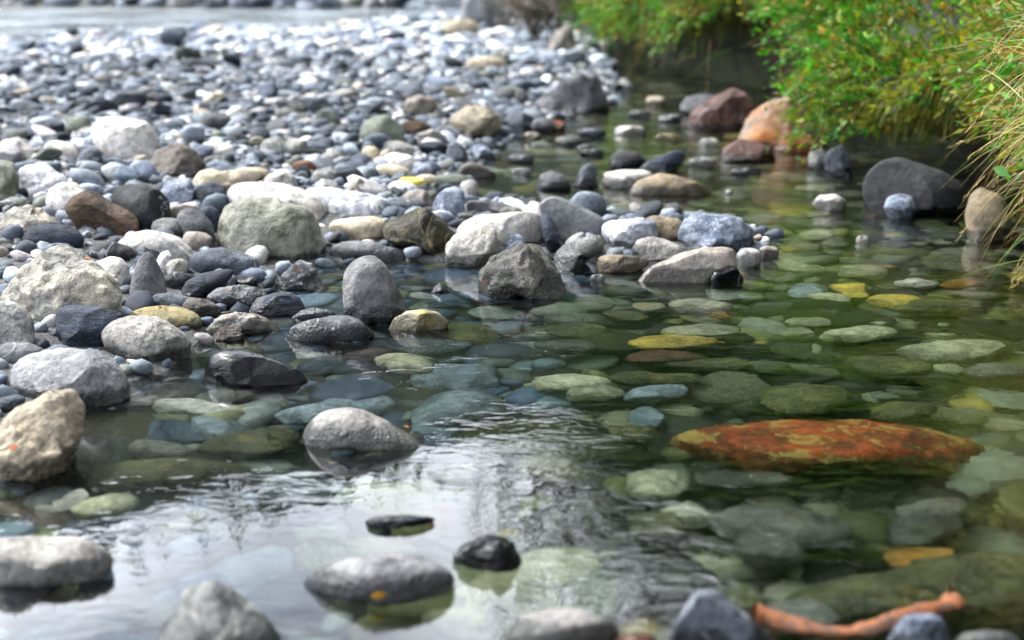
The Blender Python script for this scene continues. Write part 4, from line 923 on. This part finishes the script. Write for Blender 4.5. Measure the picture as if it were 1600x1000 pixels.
bf = layer(scatter(-.8, 1.6, 3.5, 9.5, .085, off_bar), .060, (.25, .45), .15, BED_COL, 1, True)
pull(be_big, 26, 440, 990, 'stone', 'sunken flat %s stone', '%s flat stones under the greenish water')
pull(bw_big, 16, 560, 990, 'stone', 'flat %s stone under the blue pool', '%s flat stones in the blue pool')
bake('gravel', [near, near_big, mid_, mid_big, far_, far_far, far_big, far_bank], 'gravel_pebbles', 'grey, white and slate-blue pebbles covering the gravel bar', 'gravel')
bake('bed_gravel', [be, be_big, bw, bw_big, bf], 'bed_pebbles', 'olive and teal pebbles covering the bed under the water', 'gravel')

# ------------------------------------------------------------------ plants of the bank
def ribbon(P, w, side):
    """P (n,k,3) centre lines, w (n,k) widths, side (n,3) width direction -> verts, quads"""
    n, k, _ = P.shape
    L = P - side[:, None, :] * w[..., None] / 2; R_ = P + side[:, None, :] * w[..., None] / 2
    V = np.stack([L, R_], 2).reshape(-1, 3)
    q = np.array([[2 * i, 2 * i + 1, 2 * i + 3, 2 * i + 2] for i in range(k - 1)])
    return V, (q[None] + (np.arange(n) * 2 * k)[:, None, None]).reshape(-1, 4)

def leaves(P, D, L, wid, r):
    """P (n,3) bases, D (n,3) directions, L lengths: folded pointed leaves of four quads-as-ribbon"""
    n = len(P); s = np.cross(D, r.normal(size=(n, 3))); s /= np.linalg.norm(s, axis=1)[:, None] + 1e-9
    nrm = np.cross(D, s); t = np.array([0, .42, 1.0]); wd = np.array([.15, 1.0, .06])
    curve = -np.array([0, .03, .2])
    C = P[:, None] + D[:, None] * (t[None, :, None] * L[:, None, None]) + nrm[:, None] * (curve[None, :, None] * L[:, None, None])
    return ribbon(C, wd[None] * (L * wid)[:, None], s)

GREENS = np.array([.62, .80, .40]) * np.array([(.070, .240, .025), (.045, .180, .030), (.110, .270, .022), (.170, .220, .028), (.240, .210, .035), (.330, .230, .050), (.380, .170, .040), (.200, .400, .150), (.46, .42, .26), (.46, .54, .42)])
GW = np.array([.20, .17, .12, .13, .12, .10, .07, .04, .03, .02])

class Heap:
    def __init__(s): s.V, s.F, s.C, s.o = [], [], [], 0
    def add(s, vf, col):
        v, f = vf; s.V.append(v); s.F.append(f + s.o); s.o += len(v); s.C.append(np.repeat(col, len(v) // len(col), 0))
    def build(s, name, mat, parent=None, smooth=True):
        return link(name, mesh_np(name, np.concatenate(s.V), np.concatenate(s.F), smooth, np.concatenate(s.C)), mat, parent)

def unit(v): return v / (np.linalg.norm(v, axis=1)[:, None] + 1e-9)

vr = np.random.default_rng(314)
K7 = 7.4                                               # profile index of the lip
def along(n, y0, y1): return np.exp(vr.uniform(math.log(y0), math.log(y1), n))

# undergrowth: leafy sprigs over the lip and slope of the bank
H = Heap()
n = 11500
y = along(n, 2.8, 15); s = np.clip(vr.normal(8.5, 2.0, n), 5.4, 13.2)
base = bank_point(y, s)
clump = Sines(np.random.default_rng(71), 7.5, 9); kp = (clump(base) > -.6) | (vr.random(n) < .4); y, s, base = y[kp], s[kp], base[kp]; n = len(y)
outw = np.c_[-np.ones(n), np.zeros(n), np.interp(s, [5, 7, 9, 12], [-.9, .0, .8, 1.2])] + vr.normal(0, .45, (n, 3)); outw = unit(outw)
ln = vr.uniform(.04, .12, n) * np.clip(1.1 + 1.15 * clump(base), .25, 2.6) * np.clip(.75 + .05 * y, .8, 1.3)
tip = base + outw * ln[:, None] + np.c_[np.zeros((n, 2)), -.12 * ln]
H.add(ribbon(np.stack([base, base + outw * ln[:, None] * .6, tip], 1), np.full((n, 3), .0020), unit(vr.normal(size=(n, 3)))), np.where(vr.random((n, 1)) < .08, np.array([(.40, .34, .20)]), np.array([(.13, .085, .045)])) * vr.uniform(.6, 1.4, (n, 1)))
zone = Sines(np.random.default_rng(3), 4.5, 8)
gs = vr.choice(len(GREENS), n, p=GW / GW.sum()); z_ = zone(base); tone = vr.uniform(.55, 1.35, (n, 1))
gs = np.where((z_ > .55) & (vr.random(n) < .5), 4, gs); gs = np.where((z_ < -.4) & (vr.random(n) < .6), 0, gs)
for k in range(7):
    t = (.2 + .8 * (k + vr.uniform(0, 1, n)) / 7)[:, None]; P = base + (tip - base) * t
    D = unit(outw * .9 + vr.normal(0, .55, (n, 3)) + np.array([-.1, 0, .05])); Lf = vr.uniform(.012, .034, n) * np.clip(.85 + .04 * y, .9, 1.4)
    g = np.where(vr.random(n) < .12, vr.choice(len(GREENS), n, p=GW / GW.sum()), gs)
    H.add(leaves(P, D, Lf, vr.uniform(.34, .58, n), vr), GREENS[g] * tone * vr.uniform(.8, 1.25, (n, 1)))
tag(H.build('undergrowth', M['leaf_tint']), 'tangled green and yellowing leafy growth covering the overhanging bank', 'undergrowth', kind='stuff')

# fine moss and hair-grass hanging over the lip
H = Heap(); n = 30000
y = along(n, 1.6, 14); s = np.where(vr.random(n) < .75, vr.uniform(4.2, 7.6, n), vr.uniform(7.6, 10.5, n)); P0 = bank_point(y, s)
dirn = unit(np.c_[-.5 + vr.normal(0, .4, n), vr.normal(0, .4, n), np.interp(s, [4.6, 7, 10], [-1.3, -.5, .6]) + vr.normal(0, .3, n)])
ln = vr.uniform(.015, .055, n) * np.clip(.7 + .06 * y, .75, 1.4) * np.interp(s, [5, 7, 9], [1.3, 1.0, .8])
P1 = P0 + dirn * (ln * .55)[:, None]; P2 = P1 + unit(dirn + np.array([0, 0, -1.0])) * (ln * .6)[:, None]
wd = np.stack([np.full(n, .0055), np.full(n, .0045), np.full(n, .0012)], 1) * np.clip(.6 + .12 * y, .7, 1.6)[:, None]
mc = .62 * np.array([(.130, .190, .022), (.230, .210, .025), (.090, .160, .022), (.300, .230, .045), (.170, .110, .040)])
H.add(ribbon(np.stack([P0, P1, P2], 1), wd, unit(vr.normal(size=(n, 3)))), mc[vr.choice(5, n, p=[.32, .26, .2, .12, .1])] * vr.uniform(.6, 1.4, (n, 1)))
tag(H.build('hanging_moss', M['leaf_tint']), 'yellow-green moss and fine grass draped over the bank edge', 'moss', kind='stuff')

# dry straws and bare twigs caught in the growth
def straw(y_, s_, L_, dx, label):
    P0 = bank_point([y_], [s_])[0]; rr = np.random.default_rng(int(y_ * 977))
    k = 9; t = np.linspace(0, 1, k)[:, None]
    C = P0 + t * np.array(dx) * L_ + np.sin(t * 5 + rr.uniform(0, 6)) * np.array([.004, .01, .006]) + t ** 2 * np.array([0, 0, -.06 * L_])
    v, f = tube(C, np.linspace(.0032, .0015, k), 6)
    o = link('twig', mesh_np('twig', v, f), M['straw']); return tag(o, label, 'twig')
def tube(C, r, m=8):
    C = np.asarray(C, float); k = len(C); T = np.gradient(C, axis=0); T /= np.linalg.norm(T, axis=1)[:, None]
    a = np.cross(T, np.array([.3, .2, 1.0])); a /= np.linalg.norm(a, axis=1)[:, None]; b = np.cross(T, a)
    th = np.arange(m) * 2 * math.pi / m
    V = C[:, None] + r[:, None, None] * (np.cos(th)[None, :, None] * a[:, None] + np.sin(th)[None, :, None] * b[:, None])
    V = np.concatenate([V.reshape(-1, 3), C[:1], C[-1:]]); Fq = []
    for i in range(k - 1):
        for j in range(m): Fq.append((i * m + j, i * m + (j + 1) % m, (i + 1) * m + (j + 1) % m, (i + 1) * m + j))
    for j in range(m):
        Fq.append((k * m, (j + 1) % m, j, k * m)); Fq.append((k * m + 1, (k - 1) * m + j, (k - 1) * m + (j + 1) % m, k * m + 1))
    Fq = [q if len(set(q)) == 4 else q for q in Fq]
    return V, np.array(Fq)
simple('straw', (.42, .36, .22), (.30, .24, .13), 40, bump=.001)
straw(4.3, 8.0, .28, (.25, -.1, -.85), 'pale dry twig hanging over the bank above the tawny boulder')
straw(3.8, 9.0, .26, (-.6, .2, -.35), 'forked pale twig lying on the leafy bank')
straw(3.3, 8.3, .24, (-.35, .3, .5), 'short bleached twig above the drooping grass')
straw(5.3, 8.6, .35, (.5, .2, -.7), 'long straw twig leaning across the far leaves')

# drooping grass tufts at the water side
def tuft(y_, x_, z_, n, L0, L1, label, seed, dirs=(-1.0, -.1, .35), green=.45, spread=(.05, .12, .10)):
    r = np.random.default_rng(seed); root = np.array([x_, y_, z_])
    e = bpy.data.objects.new('grass_tuft', None); COL.objects.link(e); e.location = root; e.empty_display_size = .05
    P0 = r.normal(0, 1, (n, 3)) * np.array(spread)
    d = unit(np.array(dirs) + r.normal(0, .6, (n, 3))); L = r.uniform(L0, L1, n) * r.uniform(.5, 1, n)
    k = 8; t = np.linspace(0, 1, k); sag = r.uniform(.25, 1.25, n) * L
    C = P0[:, None] + d[:, None] * (t[None, :, None] * L[:, None, None]); C[:, :, 2] -= (t[None] ** 2.2) * sag[:, None] * .75
    C += np.sin(t[None, :, None] * 3 + r.uniform(0, 6, (n, 1, 1))) * .006
    C[:, :, 2] = np.maximum(C[:, :, 2], .004 - z_)
    wd = r.uniform(.0008, .0021, n)[:, None] * np.array([1, 1, 1, .95, .85, .7, .5, .15])[None]
    gc = np.array([(.11, .26, .045), (.07, .19, .035), (.18, .26, .06)]); dc = np.array([(.46, .36, .17), (.36, .23, .09), (.50, .43, .26), (.32, .15, .06)])
    isg = r.random(n) < green
    col = np.where(isg[:, None], gc[r.integers(0, 3, n)], dc[r.integers(0, 4, n)]) * r.uniform(.7, 1.25, (n, 1))
    h = Heap(); h.add(ribbon(C, wd, unit(np.cross(d, r.normal(size=(n, 3))))), col); b_ = h.build('blades', M['leaf_tint'], e)
    b_['kind'] = 'stuff'
    # ears at the tips of some dry stalks
    j = np.where(~isg & (L > (L0 + L1) * .38))[0][:26]; h = Heap()
    for i in j:
        for q in range(7):
            f_ = .80 + .028 * q; p = C[i][np.minimum(int(f_ * (k - 1)), k - 2)] * (1 - (f_ * (k - 1)) % 1) + C[i][min(int(f_ * (k - 1)) + 1, k - 1)] * ((f_ * (k - 1)) % 1)
            dd = unit((C[i][-1] - C[i][-2])[None] + r.normal(0, .01, (1, 3)))
            h.add(leaves(p[None], dd, np.array([r.uniform(.009, .014)]), np.array([.22]), r), np.array([(.40, .28, .13)]) * r.uniform(.8, 1.2))
    if len(j): h.build('seed_heads', M['leaf_tint'], e)['kind'] = 'stuff'
    return tag(e, label, 'grass')
tuft(2.50, 1.06, .40, 900, .12, .30, 'straw and green grass tuft drooping over the water at the right edge', 21, green=.32, spread=(.05, .12, .12))
tuft(2.38, 1.05, .24, 360, .08, .20, 'lower fringe of hanging grass touching the water at the right edge', 22, (-.8, -.1, -.2), .35)
tuft(2.75, 1.17, .44, 300, .12, .28, 'grass tuft behind the drooping straw tuft', 23, (-.8, .1, .7), .5)
tuft(7.3, .74, .30, 130, .10, .24, 'blurred grass fringe at the far end of the hollow', 25, (-.9, -.4, -.3), .7, (.12, .5, .05))

# single leaf catching the light on the tuft
def one_leaf(P, D, L, w, col, label, nm='leaf', nrm=(0, 0, 1)):
    t = np.linspace(0, 1, 6); D = np.array(D, float); D /= np.linalg.norm(D); s = np.cross(D, nrm); s /= np.linalg.norm(s); u = np.cross(s, D)
    wd = np.sin(np.clip(t * 1.02, 0, 1) * math.pi) ** .75 * w / 2 + .0004
    V = []
    for i in range(6):
        c = np.array(P) + D * t[i] * L + u * (-.10 * L * t[i] ** 2)
        V += [c - s * wd[i] + u * .18 * wd[i], c, c + s * wd[i] + u * .18 * wd[i]]
    Fq = [(3 * i + a, 3 * i + a + 1, 3 * i + a + 4, 3 * i + a + 3) for i in range(5) for a in (0, 1)]
    V = np.array(V); o = V[0].copy()
    me = mesh_np(nm, V - o, np.array(Fq), True, np.tile(col, (len(V), 1)))
    return tag(link(nm, me, M['leaf_tint'], loc=o), label, 'leaf')
pl = CAM + ray(1552, 262) * 2.42
one_leaf(pl, (.8, -.2, -.35), .030, .017, (.16, .36, .12), 'bright green round leaf shining on the drooping grass', nrm=(-.2, -.8, .6))

# small fallen leaves lying on stones
bpy.context.view_layer.update()
dg = bpy.context.evaluated_depsgraph_get()
def fallen(px, py, L, label, col=(.50, .14, .03), ang=0.3):
    r = Vector(ray(px, py)).normalized()
    hit, loc, nor, _, ob, _ = scene.ray_cast(dg, Vector(CAM), r)
    if not hit: return
    side = Vector((math.cos(ang), math.sin(ang), 0)); D = (side - nor * side.dot(nor)).normalized()
    L *= .75
    one_leaf(np.array(loc + nor * .0018) - np.array(D) * L / 2, D, L, L * .42, tuple(.7 * v for v in col), label, 'fallen_leaf', tuple(nor))
fallen(466, 424, .014, 'red-orange leaf bit on the rock with a sloping shoulder', (.5, .12, .03), .1)
fallen(757, 441, .010, 'tiny red leaf bit on the grey pitted boulder', (.55, .08, .03), -.2)
fallen(635, 668, .010, 'tiny orange leaf bit on the granite dome', (.6, .22, .03), -.6)
fallen(22, 700, .016, 'orange leaf bit on the tilted mossy boulder', (.6, .16, .03), .2)
fallen(137, 405, .020, 'orange streak of leaf on the pale rust-streaked boulder', (.48, .22, .06), -.4)
fallen(592, 929, .020, 'yellow-orange leaf on the pointed grey stone', (.6, .30, .03), .2)
fallen(358, 454, .010, 'orange leaf bit on the rough grey stone by the pool', (.5, .18, .04), .3)
fallen(908, 392, .007, 'tiny orange leaf bit on the slanted grey slab', (.55, .22, .05), .3)
fallen(250, 480, .011, 'brown leaf bit on the flat yellowish stone', (.32, .14, .05), 0)
fallen(185, 556, .014, 'yellow leaf stuck beside the light grey oval boulder', (.6, .45, .04), .2)

# driftwood
DW = np.array([CAM + ray(x, y) * t for x, y, t in [(1170, 962, 1.34), (1200, 970, 1.34), (1240, 986, 1.33), (1295, 1000, 1.32), (1345, 996, 1.32), (1390, 978, 1.33), (1435, 962, 1.35), (1480, 954, 1.37), (1498, 943, 1.38)]])
tt = np.linspace(0, len(DW) - 1, 40); Cw = np.c_[[np.interp(tt, np.arange(len(DW)), DW[:, i]) for i in range(3)]].T
Cw = np.array([Cw[max(0, i - 2):i + 3].mean(0) for i in range(len(Cw))])
e = bpy.data.objects.new('driftwood', None); COL.objects.link(e); e.location = (Cw[20][0], Cw[20][1], 0); e.empty_display_size = .05
off = np.array(e.location)
rw = .0135 * (1 - .25 * np.linspace(0, 1, 40)) * (1 + .10 * np.sin(np.arange(40) * 1.3) * .5 + .05 * np.sin(np.arange(40) * 2.9 + 1)); rw[-4:] *= 1.1
v, f = tube(Cw - off, rw, 14); v = v + (Sines(np.random.default_rng(6), 260, 12)(v) * .0007)[:, None] * np.array([.3, .5, 1.0]); link('stick', mesh_np('stick', v, f), M['driftwood'], e)
kn = CAM + ray(1470, 948) * 1.385 - off
v, f = tube(np.array([kn, kn + (.006, .0, .010), kn + (.008, .002, .020)]), np.array([.006, .005, .003]), 10); link('branch_stub', mesh_np('branch_stub', v, f), M['driftwood'], e)
kn2 = CAM + ray(1330, 992) * 1.33 - off
v, f = tube(np.array([kn2, kn2 + (.012, .006, .006), kn2 + (.030, .010, .004)]), np.array([.005, .004, .0022]), 10); link('branch_stub', mesh_np('branch_stub', v, f), M['driftwood'], e)
tag(e, 'curved orange-brown driftwood stick at the bottom of the stream', 'driftwood')

# shrubs and trees of the bank (their crowns are mirrored in the stream), far shrubs across the river
def tree(nm, x, y_, z, h, w, nl, label, seed, leaf=.07, tilt=(0, 0), cols=GREENS[:4] * .38, low=.12):
    r = np.random.default_rng(seed); e = bpy.data.objects.new(nm, None); COL.objects.link(e); e.location = (x, y_, z); e.empty_display_size = .1
    Hb = Heap(); tips = []
    k = 7; t = np.linspace(0, 1, k)
    for i in range(9):
        a = i * 2.4 + r.uniform(-.4, .4); up = r.uniform(.55, 1.0); C = np.c_[np.cos(a) * w * .42 * t ** 1.3 * r.uniform(.5, 1), np.sin(a) * w * .42 * t ** 1.3 * r.uniform(.5, 1), h * up * t] + np.cumsum(r.normal(0, .012 * h, (k, 3)), 0) * t[:, None]
        C += np.outer(t, (*tilt, 0))
        Hb.add(tube(C, h * .011 * (1 - .85 * t) + .003, 6), np.array([(.09, .075, .055)]))
        tips += [C[j] for j in range(2, k)]
        for q in range(4):
            j = r.integers(2, k - 1); d = unit(r.normal(size=(1, 3)) + np.array([0, 0, .5]))[0]; L_ = h * r.uniform(.12, .25)
            C2 = C[j] + np.outer(np.linspace(0, 1, 4), d * L_); Hb.add(tube(C2, np.linspace(h * .005, .003, 4), 5), np.array([(.09, .075, .055)])); tips += [C2[2], C2[3]]
    Hb.build('trunk', M['bark_tint'], e)
    tips = np.array(tips); P = tips[r.integers(0, len(tips), nl)] + r.normal(0, 1, (nl, 3)) * np.array([w * .085, w * .085, h * .06])
    P = P[P[:, 2] > low * h]; m = len(P)
    D = unit(r.normal(size=(m, 3)) + np.array([0, 0, -.25])); c = cols[r.integers(0, len(cols), m)] * r.uniform(.55, 1.45, (m, 1))
    Hl = Heap(); Hl.add(leaves(P, D, r.uniform(.6, 1.3, m) * leaf, r.uniform(.25, .45, m), r), c)
    Hl.build('crown', M['crown_leaf'], e)
    return tag(e, label, 'shrub' if 'shrub' in nm else 'tree')
tree('willow_shrub', 1.95, 3.6, .95, 1.9, 1.7, 4200, 'leafy willow shrub on the bank above the charcoal boulder', 51, .045, (-.35, 0))
tree('willow_shrub', 1.9, 5.2, .95, 2.2, 1.9, 4200, 'leafy willow shrub on the bank above the tawny boulder', 52, .05, (-.35, 0))
tree('willow_shrub', 1.5, 7.2, .85, 3.2, 2.2, 9000, 'willow shrub on the bank above the dark hollow', 53, .08, (-.3, 0))
tree('willow_shrub', 1.25, 9.6, .75, 4.2, 2.4, 9000, 'willow shrub at the far end of the overhanging bank', 54, .10, (-.2, 0))
tree('willow_tree', 3.0, 8.4, 1.4, 5.2, 3.4, 9000, 'tall willow tree behind the bank shrubs', 55, .15, (-.6, 0))
tree('willow_tree', 3.4, 5.2, 1.5, 4.6, 3.2, 9000, 'willow tree leaning over the near bank', 56, .14, (-.7, 0))
tree('willow_tree', 3.6, 13.0, 1.2, 6.2, 3.6, 9000, 'willow tree standing farther up the bank', 57, .19, (-.4, 0))
tree('willow_tree', 2.1, 15.0, 1.2, 7.0, 3.2, 9000, 'willow tree at the bend of the far bank', 63, .20, (-.3, 0))
tree('willow_tree', -.9, 30.0, 1.6, 10.5, 3.6, 3800, 'slim tree across the river mirrored in the pool', 58, .22)
dead = np.array([(.17, .15, .13), (.22, .19, .165), (.13, .12, .10)])
tree('dead_shrub', .16, 10.3, .05, .62, .9, 2200, 'greyish brown dead shrub beside the far boulder', 59, .05, cols=dead, low=.0)
tree('dead_shrub', .38, 11.8, .05, .8, 1.0, 2200, 'greyish dead shrub against the far end of the green bank', 64, .05, cols=dead, low=.0)
tree('far_shrub', -4.9, 26.5, .5, 1.3, 1.8, 1800, 'low green shrub across the river', 60, .14, low=.0)
tree('far_shrub', -9.8, 27.0, .5, 1.2, 3.0, 1800, 'wide green shrub across the river farther left', 61, .14, low=.0)
tree('far_shrub', -3.1, 25.8, .4, .9, 1.4, 1500, 'small olive shrub across the river', 62, .12, low=.0, cols=GREENS[3:5])

# forest on the hill
H = Heap(); r = np.random.default_rng(8)
n = 520; a = r.uniform(-1.1, .95, n); q = r.uniform(.1, 1.0, n)
jt = np.interp(q, hr, np.arange(len(hr))); ia = np.interp(a, az, np.arange(na))
Pz = np.array([np.interp(q[i], hr, HV[np.arange(len(hr)) * na + int(ia[i]), 2]) for i in range(n)])
for i in range(n):
    R0 = 75 + q[i] * 60; c = np.array([math.sin(a[i]) * R0, math.cos(a[i]) * R0, Pz[i] - .5]); ht = r.uniform(2.5, 4.5); w = ht * .19
    th = np.arange(7) * 2 * math.pi / 7; vs, fs, o = [], [], 0
    for L_ in range(4):
        z0 = ht * (.12 + .2 * L_); z1 = ht * min(1.0, .5 + .17 * L_); ww = w * (1 - .22 * L_)
        ring = np.c_[np.cos(th) * ww * r.uniform(.7, 1.2, 7), np.sin(th) * ww * r.uniform(.7, 1.2, 7), np.full(7, z0) + r.normal(0, .15, 7)]
        vs += [ring, np.array([[0, 0, z1]])]; fs += [(o + j, o + (j + 1) % 7, o + 7, o + 7) for j in range(7)]; o += 8
    H.add((np.concatenate(vs) + c, np.array(fs)), np.array([(.016, .034, .022)]) * r.uniform(.6, 1.5))
tri = np.concatenate(H.F)[:, :3]
tag(link('forest', mesh_np('forest', np.concatenate(H.V), tri, False, np.concatenate(H.C)), M['bark_tint']), 'dark conifer forest on the hill across the valley', 'forest', kind='stuff')
